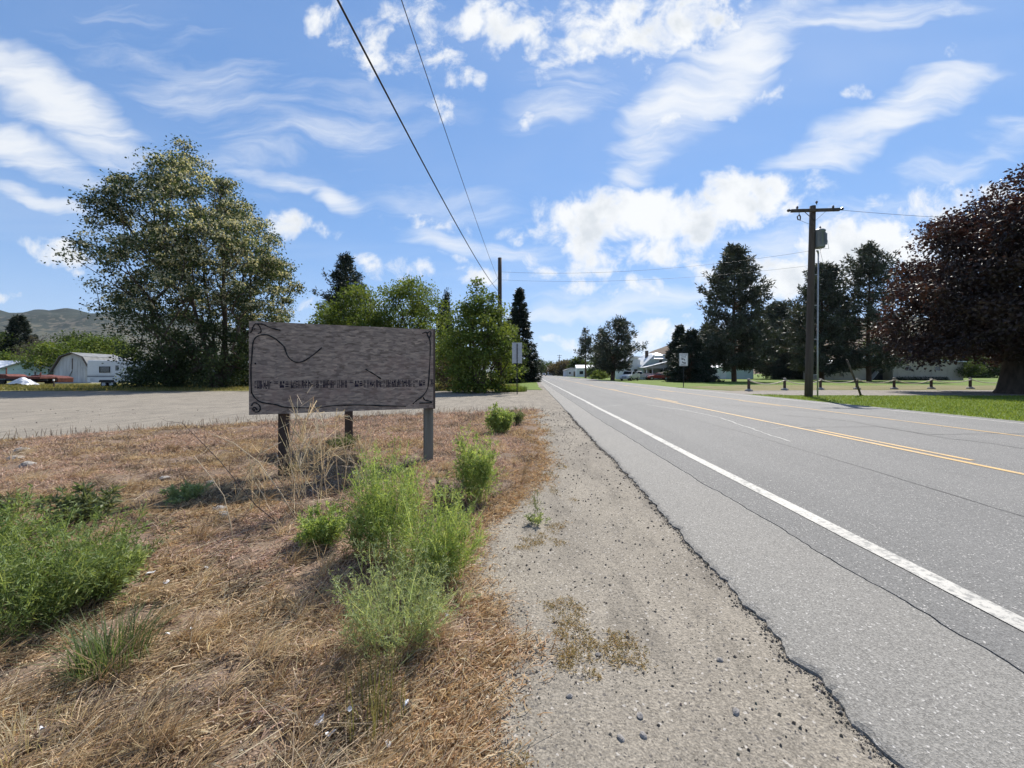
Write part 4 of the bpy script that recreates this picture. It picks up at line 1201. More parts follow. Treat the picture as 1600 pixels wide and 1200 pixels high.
MB().prism([(-4.0, 2.42), (5.9, 2.42), (.9, 3.62)], -2.95, -2.85).build('porch_gable', M['white_siding'], fh)
for x in (-3.9, -2.6, -.2, 1.4, 3.4, 5.8): MB().box(x - .1, x + .1, -2.95, -2.75, 0, 2.5).build('column', M['trim_white'], fh)
pn_ = 0
for x0, x1 in ((-.1, 1.3), (1.5, 3.3), (3.5, 5.7)):
    MB().box(x0, x1, -2.9, -2.8, .1, 1.0).build('porch_panel', M['white_siding'], fh)
    MB().box(x0, x1, -2.86, -2.83, 1.04, 2.4).build('porch_screen', M['glass'], fh)
window(fh, -3.3, -2.9, .9, 2.1, 0, .08); MB().box(-2.2, -1.2, -.06, -.003, .05, 2.1).build('door', M['trim_dark'], fh)

# hip-roofed garage
gy_ = 94.0; gx = XP(1140, gy_)
ga = empty('garage', (gx, gy_, 0), R(-4), 'small white garage with pale metal roof behind the tall pine trunk', 'garage')
MB().box(-5.4, 5.4, 0, 7, 0, 2.75).build('wall', M['mint_siding'], ga)
MB().add([(-5.8, -.4, 2.7), (5.8, -.4, 2.7), (5.8, 7.4, 2.7), (-5.8, 7.4, 2.7), (-1.2, 2.6, 4.7), (1.6, 2.6, 4.7), (1.6, 4.4, 4.7), (-1.2, 4.4, 4.7)],
         [(0, 1, 5, 4), (1, 2, 6, 5), (2, 3, 7, 6), (3, 0, 4, 7), (4, 5, 6, 7), (3, 2, 1, 0)]).build('roof', M['metal_roof'], ga)
for k in range(3): MB().box(-5.1 + k * 1.5, -3.75 + k * 1.5, -.07, -.003, .05, 2.35).build('door', M['white_siding'], ga)
siding(ga, -.5, 5.39, -.003, .1, 2.6, M['mint_siding'], .25)

# long beige workshop in the shade
by_ = 80.0
bx0 = XP(1303, by_); bw = empty('workshop', (bx0, by_, 0), 0, 'long low beige workshop in tree shade beyond the rope fence', 'building')
s_ = by_ / FPX
MB().box(0, 43 * s_, 0, 9, 0, 2.9).build('low_wing', M['beige_siding'], bw)
MB().add([(-.3, -.4, 2.9), (43 * s_ + .3, -.4, 3.05), (43 * s_ + .3, 9, 4.3), (-.3, 9, 4.1), (-.3, -.4, 2.75), (43 * s_ + .3, -.4, 2.9)], [(0, 1, 2, 3), (4, 5, 1, 0)]).build('low_roof', M['metal_roof'], bw)
MB().prism([(43 * s_ + .01, 0), (85 * s_, 0), (85 * s_, 4.2), (66 * s_, 4.75), (43 * s_ + .01, 3.7)], 1.2, 10).build('middle_wing', M['beige_siding'], bw)
MB().prism([(85 * s_ + .01, 0), (194 * s_, 0), (194 * s_, 3.5), (140 * s_, 3.9), (85 * s_ + .01, 4.25)], -1.0, 9).build('main_wing', M['beige_siding'], bw)
MB().prism([(66 * s_, 4.78), (85 * s_, 4.32), (140 * s_, 4.0), (196 * s_, 3.56), (196 * s_, 3.72), (140 * s_, 4.16), (85 * s_, 4.5), (66 * s_, 4.92)], -1.4, 10.3).build('main_roof', M['metal_roof'], bw)
window(bw, 105 * s_, 113 * s_, 1.9, 2.7, -1.0, .08, 1, 'beige_siding'); window(bw, 150 * s_, 158 * s_, 1.9, 2.7, -1.0, .08, 1, 'beige_siding')
window(bw, 9 * s_, 13 * s_, .8, 1.4, 0, .06, 0, 'beige_siding')
MB().bar((60 * s_, .5, .1), (76 * s_, .5, 2.5), 1.0, .12).build('ramp', M['concrete'], bw)
MB().box(58 * s_, 84 * s_, 1.1, 1.18, 0, 2.7).build('recess_shade', M['black'], bw)  # flat black slab standing in for the shade inside the recess
for x in (92, 118, 145, 170, 190): MB().box(x * s_ - .03, x * s_ + .03, -1.04, -1.002, 0, 3.6 if x > 120 else 4.0).build('batten', M['beige_siding'], bw)


def simple_house(name, label, cat, loc, rz_, w, d, eave, ridge, wall, roof, over=.4, wins=(), door=None, gable_front=False, group=None):
    o = empty(name, loc, rz_, label, cat, group)
    if gable_front:
        MB().prism([(-w / 2, 0), (w / 2, 0), (w / 2, eave), (0, ridge), (-w / 2, eave)], 0, d).build('wall', M[wall], o)
        r = MB(); k = (ridge - eave) / (w / 2)
        r.prism([(-w / 2 - over, eave - over * k + .02), (0, ridge + .02), (0, ridge + .16), (-w / 2 - over, eave - over * k + .16)], -over, d + over)
        r.prism([(0, ridge + .02), (w / 2 + over, eave - over * k + .02), (w / 2 + over, eave - over * k + .16), (0, ridge + .16)], -over, d + over)
        r.build('roof', M[roof], o)
    else:
        MB().box(-w / 2, w / 2, 0, d, 0, eave).add([(-w / 2, 0, eave), (-w / 2, d, eave), (-w / 2, d / 2, ridge), (w / 2, 0, eave), (w / 2, d, eave), (w / 2, d / 2, ridge)], [(0, 1, 2), (3, 5, 4)]).build('wall', M[wall], o)
        r = MB(); k = (ridge - eave) / (d / 2)
        for s in (0, 1):
            ye, zr = (-over, eave - over * k) if s == 0 else (d + over, eave - over * k)
            r.add([(-w / 2 - over, ye, zr + .02), (w / 2 + over, ye, zr + .02), (w / 2 + over, d / 2, ridge + .02), (-w / 2 - over, d / 2, ridge + .02),
                   (-w / 2 - over, ye, zr + .16), (w / 2 + over, ye, zr + .16), (w / 2 + over, d / 2, ridge + .17), (-w / 2 - over, d / 2, ridge + .17)],
                  [(0, 1, 2, 3), (4, 5, 6, 7), (0, 1, 5, 4), (0, 3, 7, 4), (1, 2, 6, 5)])
        r.build('roof', M[roof], o)
    for x0, x1, z0, z1 in wins: window(o, x0, x1, z0, z1, 0, .07)
    if door: MB().box(door[0], door[1], -.06, -.003, .05, 2.1).build('door', M[door[2]], o)
    return o


# left-hand neighbours
teal = simple_house('bungalow', 'pale teal bungalow with white metal roof behind the junk cars', 'house', (XP(42, 72), 72, 0), R(20), 5.6, 12, 2.35, 3.55, 'teal_siding', 'metal_roof', .55, ((1.0, 1.3, .7, 1.7),), None, True)
MB().box(-14, -2.85, 1.5, 9, 0, 2.4).build('long_wing', M['teal_siding'], teal)
MB().add([(-14.3, 1.0, 2.3), (-2.4, 1.0, 2.3), (-.2, 6, 3.75), (-14.3, 6, 3.75), (-14.3, 1.0, 2.15), (-2.4, 1.0, 2.15)], [(0, 1, 2, 3), (4, 5, 1, 0)]).build('wing_roof', M['metal_roof'], teal)
MB().box(-2.79, 2.79, -.03, -.004, .2, .5).build('trim_band', M['stripe'], teal)

M['shed_roof'] = plain('shed_roof', (.17, .175, .18), .8, 0, .3, 1.5)
sx_ = XP(113, 55)
shd = empty('gambrel_shed', (sx_, 55, 0), R(14), 'weathered white gambrel-roofed barn shed with plank doors', 'shed')
gam = [(-2.05, 0), (2.05, 0), (2.05, 1.85), (1.15, 3.55), (0, 4.05), (-1.15, 3.55), (-2.05, 1.85)]
MB().prism(gam, 0, 7).build('wall', M['aged_white'], shd)
rp = [(-2.3, 1.5), (-1.25, 3.63), (0, 4.17), (1.25, 3.63), (2.3, 1.5)]
rr = MB()
for (x0, z0), (x1, z1) in zip(rp[:-1], rp[1:]):
    d = Vector((x1 - x0, z1 - z0)).normalized(); rr.prism([(x0, z0), (x1, z1), (x1 - d.y * .1, z1 + d.x * .1), (x0 - d.y * .1, z0 + d.x * .1)], -.25, 7.25)
rr.build('roof', M['shed_roof'], shd)
for (x0, z0), (x1, z1) in zip(rp[:-1], rp[1:]):
    MB().bar((x0 * .97, -.27, z0), (x1 * .97, -.27, z1), .05, .16, up=(0, 1, 0)).build('barge_board', M['trim_dark'], shd)
for s in (-1, 1):
    for k in range(5):
        x0 = (.02 + k * .30) * s; x1 = x0 + .285 * s
        top = 3.25 if k < 3 else 2.6
        MB().box(min(x0, x1), max(x0, x1), -.045, -.004, .15, top - .12 * k).build('door_plank', M['aged_white'], shd)
MB().bar((.05, -.07, 3.4), (.05, -.07, 1.9), .10, .05).build('door_bar', M['trim_dark'], shd)
MB().bar((.05, -.075, 1.75), (-.55, -.075, .2), .12, .05).build('brace', M['grey_paint'], shd)

ty_ = 39.0; tx0 = XP(136, ty_)
ct = empty('travel_trailer', (tx0, ty_, 0), R(-3), 'old white travel trailer with dark stripe parked under the flowering tree', 'trailer')
MB().prism([(0, .55), (.1, .48), (6.2, .48), (6.6, 1.2), (6.5, 2.2), (6.1, 2.62), (.15, 2.66), (.0, 2.55)], 0, 2.3).build('body', M['white_siding'], ct, bevel=.05)
MB().box(.02, 6.3, -.012, -.003, 1.02, 1.10).build('stripe', M['stripe'], ct); MB().box(.02, 6.3, -.012, -.003, 1.18, 1.21).build('stripe', M['stripe'], ct)
window(ct, 1.35, 2.35, 1.5, 2.0, 0, .05, 0, 'black')
dr_ = MB().box(2.85, 3.5, -.04, -.003, .6, 2.35).build('door', M['white_siding'], ct)
MB().box(2.98, 3.3, -.05, -.042, 1.65, 2.15).build('pane', M['glass'], dr_)
window(ct, 4.2, 5.2, 1.5, 2.0, 0, .05, 0, 'black')
MB().box(.35, .8, -.02, -.003, .6, .9).build('hatch', M['aged_white'], ct)
MB().box(2.4, 3.1, .7, 1.5, 2.63, 2.95).build('roof_vent', M['aged_white'], ct)
for x in (1.65, 2.45):
    wh = MB().tube([(x, .06, .33), (x, .26, .33)], .33, 16).build('wheel', M['rubber'], ct); MB().tube([(x, .045, .33), (x, .062, .33)], .2, 14).build('rim', M['aged_white'], wh)
MB().prism([(1.2, .5), (1.3, .74), (2.8, .74), (2.95, .5)], -.015, .2).build('wheel_arch', M['black'], ct)
MB().bar((6.3, 1.1, .5), (7.8, 1.1, .45), .1, .12).build('tow_bar', M['dark_metal'], ct)
simple_house('mobile_home', 'pale grey mobile home half hidden behind the flowering tree', 'house', (XP(375, 62), 62, 0), R(-8), 13, 4.5, 2.6, 3.2, 'white_siding', 'metal_roof', .2, ((-5, -4, 1.1, 2.0), (-2, -1, 1.1, 2.0), (3, 4, 1.1, 2.0)), (0.5, 1.4, 'aged_white'))


# ------------------------------------------------------------------ vehicles
def car(name, label, loc, rz_, paint, kind='sedan', cat='car', group=None, Ln=4.5, W=1.78):
    o = empty(name, loc, rz_, label, cat, group); pm = paint_mat(name + '_paint', paint)
    h = Ln / 2
    if kind == 'sedan': low = [(-h, .38), (-h, .78), (-h * .93, .92), (-h * .48, .98), (h * .42, .98), (h * .93, .80), (h, .62), (h, .38)]; cab = [(-h * .74, .97), (-h * .42, 1.42), (h * .06, 1.45), (h * .46, .97)]
    elif kind == 'suv': low = [(-h, .42), (-h, .95), (-h * .95, 1.08), (h * .45, 1.08), (h * .95, .95), (h, .7), (h, .42)]; cab = [(-h * .97, 1.07), (-h * .86, 1.68), (h * .1, 1.72), (h * .46, 1.07)]
    else: low = [(-h, .5), (-h, 1.08), (-h * .1, 1.08), (h * .5, 1.10), (h * .95, 1.02), (h, .8), (h, .5)]; cab = [(-h * .12, 1.07), (-h * .06, 1.78), (h * .26, 1.80), (h * .52, 1.09)]
    MB().prism(low, -W / 2, W / 2).build('body', pm, o, bevel=.06)
    n = len(cab); c_ = MB(); ins = .14
    vs_ = [(x, -W / 2 + (.03 if z < 1.15 else ins), z) for x, z in cab] + [(x, W / 2 - (.03 if z < 1.15 else ins), z) for x, z in cab]
    c_.add(vs_, [(i, (i + 1) % n, n + (i + 1) % n, n + i) for i in range(n)] + [tuple(range(n - 1, -1, -1)), tuple(range(n, 2 * n))])
    cb = c_.build('cabin', pm, o, bevel=.04)
    gl = MB()
    (ax_, az_), (bx_, bz_), (cx_, cz_), (dx_, dz_) = cab

    def lerp(p, q, t): return (p[0] + (q[0] - p[0]) * t, p[1] + (q[1] - p[1]) * t)
    for s in (-1, 1):                      # side glass
        lo0, lo1, hi0, hi1 = lerp(cab[0], cab[1], .2), lerp(cab[3], cab[2], .2), lerp(cab[0], cab[1], .86), lerp(cab[3], cab[2], .86)
        yl = s * (W / 2 - .03 - ins * .10 + .010); yh = s * (W / 2 - ins * .88 + .010)
        gl.add([(lo0[0] + .12, yl, lo0[1]), (lo1[0] - .12, yl, lo1[1]), (hi1[0] - .08, yh, hi1[1]), (hi0[0] + .08, yh, hi0[1])], [(0, 1, 2, 3)])
    for p, q, e in ((cab[3], cab[2], .012), (cab[0], cab[1], -.012)):
        a_, b_ = lerp(p, q, .12), lerp(p, q, .9)
        gl.add([(a_[0] + e, -W / 2 + .16, a_[1]), (a_[0] + e, W / 2 - .16, a_[1]), (b_[0] + e, W / 2 - .24, b_[1]), (b_[0] + e, -W / 2 + .24, b_[1])], [(0, 1, 2, 3)])
    gl.build('glass', M['glass'], o)
    wr = .33 if kind == 'sedan' else .38
    for x in (-h * .62, h * .62):
        for s in (-1, 1):
            wh = MB().tube([(x, s * (W / 2 - .2), wr), (x, s * (W / 2 + .015), wr)], wr, 16).build('wheel', M['rubber'], o)
            MB().tube([(x, s * (W / 2 + .010), wr), (x, s * (W / 2 + .028), wr)], wr * .6, 12).build('rim', M['rim'], wh)
    for s in (-1, 1):
        MB().box(h - .06, h + .012, s * W * .36 - .17, s * W * .36 + .17, .62 if kind == 'sedan' else .72, .76 if kind == 'sedan' else .92).build('headlight', M['head_lamp'], o)
        MB().box(-h - .012, -h + .05, s * W * .38 - .14, s * W * .38 + .14, .66, .86).build('tail_light', M['tail_lamp'], o)
    MB().box(h - .04, h + .03, -W * .44, W * .44, .36, .52).build('bumper', M['black'] if kind != 'pickup' else M['rim'], o)
    MB().box(h - .05, h + .014, -W * .24, W * .24, .60, .78).build('grille', M['black'], o)
    if kind == 'pickup':
        MB().box(-h + .08, -h * .16, -W / 2 + .1, W / 2 - .1, .98, 1.086).build('bed_floor', M['black'], o)
        for s in (-1, 1): MB().box(-h + .02, -h * .14, s * (W / 2 - .06) - .05, s * (W / 2 - .06) + .05, 1.06, 1.34).build('bed_side', pm, o)
    return o


car('pickup_truck', 'white pickup truck parked nose out beside the farmhouse', (XP(984, 76), 76, 0), R(-125), (.72, .73, .74), 'pickup', 'pickup', Ln=5.6, W=1.95)
car('parked_car', 'low red car parked in front of the farmhouse porch', (XP(1028, 81), 81, 0), R(176), (.30, .03, .03), 'sedan')
tq = car('trailer_truck', 'white utility pickup parked behind the other pickup by the farmhouse', (XP(1001, 83), 83, 0), R(178), (.62, .63, .64), 'pickup', 'pickup', Ln=5.0)
FARG = 'cars far down the road'
car('oncoming_car', 'white suv coming up the near lane far down the road', (XP(836, 178), 178, 0.05), R(-90), (.75, .76, .77), 'suv', 'car', FARG)
car('oncoming_car', 'dark car in the middle of the road far away', (XP(850, 190), 190, 0.05), R(-90), (.03, .035, .04), 'sedan', 'car', FARG)
car('oncoming_car', 'grey car following the white suv far down the road', (XP(833, 230), 230, 0.05), R(-90), (.22, .23, .25), 'sedan', 'car', FARG)
car('parked_car', 'dark car parked on the verge beyond the tall spruce', (XP(823.5, 200), 200, 0.02), R(-85), (.025, .027, .03), 'suv', 'car', FARG)
car('oncoming_car', 'small silver car at the far end of the road', (XP(842, 290), 290, 0.05), R(-90), (.45, .46, .48), 'sedan', 'car', FARG)

# junk beside the bungalow
jk = empty('flatbed_wreck', (XP(22, 45), 45, 0), R(5), 'rusty red flatbed wreck lying in the yard', 'wreck')
MB().prism([(-1.9, .75), (2.6, .75), (2.6, 1.0), (-.6, 1.05), (-.9, 1.25), (-1.6, 1.3), (-1.9, 1.05)], 0, 1.9).build('bed', M['rust'], jk, bevel=.04)
for x in (-1.3, 1.7):
    MB().tube([(x, -.05, .36), (x, .2, .36)], .36, 14).build('wheel', M['rubber'], jk); MB().tube([(x, 1.7, .36), (x, 1.95, .36)], .36, 14).build('wheel', M['rubber'], jk)
for x, z in ((-1.0, 2.0), (2.5, 1.5)): MB().bar((x, .2, .9), (x, .2, z), .08, .08).build('stake', M['rust'], jk)
for y in (.5, 1.4): MB().bar((-1.9, y, .6), (2.9, y, .6), .12, .16).build('chassis', M['dark_metal'], jk)
jk2 = empty('car_wreck', (XP(66, 47), 47, 0), R(-4), 'faded pink car hulk without wheels beside the shed', 'wreck')
MB().prism([(-1.6, .3), (1.9, .3), (1.95, .85), (1.2, 1.05), (-.2, 1.12), (-.7, 1.2), (-1.5, 1.15), (-1.6, .8)], 0, 1.6).build('body', M['rust'], jk2, bevel=.06)
MB().box(-.9, 1.6, -.02, -.003, .78, 1.0).build('faded_panel', plain('faded_red', (.26, .13, .115), .6), jk2)
MB().box(-1.45, -.8, -.02, -.003, .8, 1.05).build('window_gap', M['black'], jk2)
g_ = np.random.default_rng(11); tv = []; tf = []
for j in range(7):
    for i in range(12):
        u, v = i / 11 - .5, j / 6 - .5
        tv.append((u * 2.6, v * 1.2, .05 + max(0, .85 * (1 - (2 * u) ** 2) * (1 - (1.7 * v) ** 2)) + g_.normal() * .07))
for j in range(6):
    for i in range(11): tf.append((j * 12 + i, j * 12 + i + 1, (j + 1) * 12 + i + 1, (j + 1) * 12 + i))
tp_ = MB().add(tv, tf).build('tarpaulin', M['tarp']); tp_.location = (XP(35, 43.5), 43.5, 0); props(tp_, 'crumpled pale tarpaulin heap in front of the rusty wreck', 'tarpaulin')
st_ = empty('stake', (XP(85, 36), 36, 0), 0, 'short dark stake marking the edge of the meadow', 'stake')
MB().bar((0, 0, -.1), (-.06, 0, .85), .07, .07).build('shaft', M['post_dark'], st_); MB().bar((-.055, 0, .7), (-.065, 0, .86), .085, .085).build('tip', M['trim_white'], st_)

# far buildings down the road
simple_house('roadside_shop', 'long white roadside building behind the lone pine trunk', 'building', (XP(918, 150), 150, 0), R(-3), 8, 10, 3.2, 4.4, 'white_siding', 'metal_roof', .3, ((-3, -1.6, 1, 2.2), (1.2, 2.6, 1, 2.2)), (-.6, .4, 'trim_dark'))
simple_house('outbuilding', 'small grey shed near the road beyond the lone pine', 'shed', (XP(895, 165), 165, 0), R(5), 6, 6, 2.5, 3.6, 'aged_white', 'shingle', .3, ((-1.6, -.8, 1, 1.9),), (.3, 1.2, 'trim_dark'), True)
simple_house('cottage', 'pale cottage tucked into the far roadside bushes', 'house', (XP(868, 240), 240, 0), R(0), 9, 8, 2.8, 4.6, 'white_siding', 'shingle', .4, ((-2.8, -1.6, 1, 2.1), (1.2, 2.4, 1, 2.1)), (-.4, .5, 'trim_dark'))
simple_house('cottage', 'beige cottage under the far dark trees left of the road', 'house', (XP(818, 260), 260, 0), R(0), 10, 8, 2.8, 4.8, 'beige_siding', 'shingle', .4, ((-2.8, -1.6, 1, 2.1), (1.2, 2.4, 1, 2.1)), (-.4, .5, 'trim_dark'))
for px_, Y_, H_, lb in ((874, 205, 10.8, 'far utility pole with two crossarms above the brown bushes'), (859.5, 330, 11.5, 'most distant utility pole beyond the brown bushes')):
    o = empty('utility_pole', (XP(px_, Y_), Y_, 0), 0, lb, 'utility pole', 'timber utility poles')
    MB().tube([(0, 0, -.3), (0, 0, H_)], [.17, .13], 8).build('shaft', M['pole_wood'], o)
    MB().box(-1.2, 1.2, -.2, -.1, H_ - .5, H_ - .36).build('crossarm', M['pole_wood'], o); MB().box(-.9, .9, -.2, -.1, H_ - 1.5, H_ - 1.36).build('crossarm', M['pole_wood'], o)
    for x in (-1.1, -.4, .4, 1.1): insulator(o, (x, -.15, H_ - .36), s=1.1)
    MB().lathe([(.2, -.5), (.22, .4), (.1, .5)], 10, (-.35, -.1, H_ - 2.8)).build('transformer', M['grey_paint'], o)

# ------------------------------------------------------------------ trees
G_LOCUST = [(.026, .044, .022), (.044, .068, .032), (.066, .096, .046), (.095, .125, .064)]
G_BRIGHT = [(.062, .095, .020), (.095, .142, .030), (.14, .19, .042), (.20, .235, .062)]
G_MID = [(.036, .058, .018), (.055, .085, .025), (.085, .12, .034)]
G_PINE = [(.028, .036, .025), (.050, .060, .040), (.080, .090, .060), (.12, .125, .09)]
G_SPRUCE = [(.013, .022, .014), (.022, .034, .021), (.038, .052, .032)]
G_PURPLE = [(.018, .013, .014), (.030, .020, .018), (.055, .036, .028), (.105, .070, .048)]
G_BROWN = [(.07, .055, .035), (.10, .08, .05), (.13, .11, .06)]

broadleaf('locust_tree', 'tall spreading tree covered in cream blossom beside the travel trailer', (XP(334, 36), 36.5),
          [(0.2, 3.6, -1.4, 0), (2.5, 4.8, -1.6, 0), (5, 6.0, -1.4, 0), (8, 7.3, -1.3, 0), (11.5, 7.5, -1.6, 0), (14.5, 6.3, -2.2, 0), (17.5, 5.0, -2.7, 0), (19.6, 3.4, -3.0, 0), (21.4, 1.9, -3.2, 0), (22.4, .5, -3.2, 0)],
          600, 125, .21, .50, .42, G_LOCUST, seed=4, stems=3, blossoms=(24000, .22, [(.42, .41, .30), (.56, .54, .41), (.68, .66, .54)], .28), shell=.42, flat=.66, voids=40, trunk_top=.8)
conifer('fir_tree', 'dark fir rising behind the bright green trees', (XP(540, 92), 92), 28, 6.2, G_SPRUCE, 21, 'pine', .1, 190, 12, 9, .75, .4)
broadleaf('shrub_tree', 'bright green rounded tree nearest the flowering locust', (XP(512, 52), 52), [(.2, 3.4, 0, 0), (3, 4.6, 0, 0), (6, 4.4, 0, 0), (8.6, 2.6, .3, 0), (10.4, .6, .3, 0)], 170, 90, .30, .62, .2, G_BRIGHT, seed=31, stems=2, group='bright green trees behind the sign')
broadleaf('shrub_tree', 'bright green tree standing in front of the dark fir', (XP(568, 50), 50), [(.2, 3.2, 0, 0), (4, 4.4, 0, 0), (8, 4.2, 0, 0), (11, 2.4, -.3, 0), (12.8, .6, -.4, 0)], 190, 90, .30, .62, .22, G_BRIGHT, seed=32, stems=2, group='bright green trees behind the sign')
broadleaf('shrub_tree', 'broad feathery green tree behind the middle of the sign', (XP(640, 50), 50), [(.2, 3.6, 0, 0), (4, 5.2, 0, 0), (8, 5.4, 0, 0), (11, 3.8, .2, 0), (13.1, 1.0, 0, 0)], 230, 95, .28, .6, .24, G_BRIGHT, seed=33, stems=3, group='bright green trees behind the sign')
broadleaf('shrub_tree', 'low yellow-green bush beside the right end of the sign', (XP(708, 36), 36), [(.1, 1.6, 0, 0), (1.5, 2.0, 0, 0), (3.4, 1.5, 0, 0), (4.8, .4, 0, 0)], 60, 90, .2, .34, .1, G_BRIGHT, seed=34, stems=2, cat='bush')
broadleaf('dry_shrub', 'brownish half-dead shrub between the sign and the maple', (XP(698, 33), 33), [(.1, .9, 0, 0), (1.2, 1.2, 0, 0), (2.6, .5, 0, 0)], 34, 60, .14, .25, .06, G_BROWN, seed=35, stems=3, cat='bush')
for px_, lb, hh_, sd_ in ((698, 'taller narrow columnar cypress behind the green trees', 13.4, 41), (687, 'shorter columnar cypress beside the taller one', 12.2, 42)):
    broadleaf('cypress_tree', lb, (XP(px_, 60), 60 + (sd_ - 41) * 1.5), [(.2, .62, 0, 0), (3, .85, 0, 0), (9, .78, 0, 0), (12, .55, 0, 0), (hh_, .15, 0, 0)], 90, 110, .22, .22, .14, G_SPRUCE, mat='needle', seed=sd_, flat=1.6, voids=0, shell=.3, trunk_top=.9, droop=.9, group='columnar cypresses')
broadleaf('maple_tree', 'leafy young maple with upright shoots around the bare pole', (XP(748, 29.6), 29.4),
          [(.15, 1.9, 0, 0), (1.2, 2.5, 0, 0), (3.2, 2.7, 0, 0), (4.8, 2.2, .1, 0), (5.8, 1.5, .1, 0), (6.6, .9, .1, 0)], 210, 95, .20, .34, .16, G_BRIGHT, seed=51, stems=5, shell=.38, voids=8,
          ctrs=[(-.1, 0, 6.8), (-.12, 0, 7.3), (-.1, .1, 7.7), (-.05, 0, 8.1), (.95, .2, 6.6), (1.05, .2, 7.0), (-1.7, .2, 5.4), (-1.8, .3, 5.9), (-1.9, .2, 6.3), (1.6, 0, 5.8), (1.7, .1, 6.3), (.5, 0, 6.9), (-1.1, -.2, 6.3), (2.3, -.4, 3.6), (2.4, -.4, 2.9), (2.2, -.3, 2.2)])
conifer('spruce_tree', 'tall dark spruce beside the road behind the sign back', (XP(811, 61), 62), 14.2, 3.2, G_SPRUCE, 61, 'spruce', .04, 190, 12, 10, .5, .28)
broadleaf('evergreen_shrub', 'dense dark green bushy tree at the foot of the spruce', (XP(797, 56), 56), [(.2, 1.6, 0, 0), (2, 2.2, 0, 0), (5, 1.9, 0, 0), (7.5, 1.1, 0, 0), (9, .3, 0, 0)], 110, 100, .24, .36, .16, G_MID, seed=62, stems=2)
# far left, beyond the shed
conifer('fir_tree', 'dark pointed fir behind the teal bungalow', (XP(30, 100), 100), 15.6, 4.6, G_SPRUCE, 71, 'spruce', .06, 170, 12, 9, .75, .3)
broadleaf('dark_tree', 'dark leafy tree beside the pointed fir behind the bungalow', (XP(-2, 96), 96), [(.3, 4.5, 0, 0), (4, 6, 0, 0), (8, 5, 0, 0), (11, 1, 0, 0)], 120, 90, .45, .8, .3, G_MID, seed=72)
broadleaf('dark_tree', 'dark leafy tree between the pointed fir and the bare tree', (XP(45, 104), 104), [(.3, 4.5, 0, 0), (4, 5.4, 0, 0), (7, 4.4, 0, 0), (9.4, 1, 0, 0)], 110, 90, .45, .8, .3, G_MID, seed=73)
broadleaf('bare_tree', 'thin greyish nearly bare tree behind the shed', (XP(66, 78), 78), [(1.6, 2, 0, 0), (4, 3.6, 0, 0), (7, 3.4, 0, 0), (9.2, .8, 0, 0)], 120, 14, .24, .4, .26, [(.06, .055, .05), (.10, .09, .075)], seed=74, voids=4)
for px_, Y_, py_, rr_, sd_, lb in ((108, 76, 530, 5.2, 75, 'sunlit yellow-green tree right behind the gambrel shed'), (168, 80, 528, 5.4, 76, 'sunlit yellow-green tree behind the travel trailer'), (8, 84, 556, 3.6, 77, 'low green bush over the bungalow roof')):
    H_ = ZP(py_, Y_); broadleaf('shrub_tree', lb, (XP(px_, Y_), Y_), [(.3, rr_ * .8, 0, 0), (H_ * .45, rr_, 0, 0), (H_ * .8, rr_ * .7, 0, 0), (H_, rr_ * .2, 0, 0)], 110, 80, .40, .75, .2, G_BRIGHT, seed=sd_, stems=2)
for k, (px_, Y_, py_, rr_, lb) in enumerate(((125, 130, 522, 9, 'dark wooded clump below the hillside left of the shed roof'), (170, 140, 524, 9, 'dark tree clump below the hillside behind the trailer'), (75, 140, 534, 8, 'grey-green tree clump below the hillside behind the bare tree'))):
    H_ = ZP(py_, Y_); broadleaf('dark_tree', lb, (XP(px_, Y_), Y_), [(.3, rr_ * .8, 0, 0), (H_ * .45, rr_, 0, 0), (H_ * .8, rr_ * .7, 0, 0), (H_, rr_ * .2, 0, 0)], 90, 70, .7, 1.3, .3, G_MID, seed=80 + k)
broadleaf('undergrowth', 'dark brush crowding the foot of the flowering tree', (XP(250, 37), 38.2), [(.1, 3.0, 0, 0), (1.2, 3.4, 0, 0), (2.8, 1.6, 0, 0), (3.6, .4, 0, 0)], 90, 80, .24, .45, .1, G_LOCUST, seed=86, stems=4, cat='bush')
broadleaf('undergrowth', 'green brush behind the left end of the sign', (XP(385, 40), 40), [(.1, 1.8, 0, 0), (1.2, 2.2, 0, 0), (3.2, 1.2, 0, 0), (4.2, .3, 0, 0)], 60, 80, .24, .42, .1, G_MID, seed=87, stems=3, cat='bush')

# right-hand pines
PG = 'tall pines across the road'
conifer('pine_tree', 'tall open pine in front of the white garage', (XP(1147, 67), 67), 22.2, 6.2, G_PINE, 91, 'pine', .10, 180, 15, 10, .66, .42, group=PG)
conifer('pine_tree', 'broad dark pine standing behind the transformer pole', (XP(1284, 74), 74), 21, 6.6, G_PINE, 92, 'pine', .08, 190, 14, 10, .66, .42, group=PG)
conifer('pine_tree', 'slender pine with bare lower limbs in front of the workshop', (XP(1358, 70), 70), 23.4, 6.4, G_PINE, 93, 'pine', .10, 150, 13, 10, .62, .36, group=PG)
conifer('pine_tree', 'shorter dense pine between the garage and the hedge', (XP(1212, 96), 96), 17.5, 7.0, G_PINE, 94, 'pine', .08, 170, 12, 9, .8, .36, group=PG)
conifer('spruce_tree', 'dark broad spruce sweeping the lawn beside the road sign', (XP(1080, 64), 64), 8.2, 4.2, G_SPRUCE, 95, 'spruce', .03, 150, 12, 9, .5, .22)
conifer('spruce_tree', 'taller dark spruce behind the road sign', (XP(1062, 84), 84), 11.2, 4.0, G_SPRUCE, 96, 'spruce', .05, 130, 11, 9, .6, .22)
conifer('pine_tree', 'dark pine behind the garage roof on its left side', (XP(1108, 110), 110), 14.5, 5.5, G_PINE, 97, 'pine', .08, 130, 11, 8, .9, .3, group=PG)
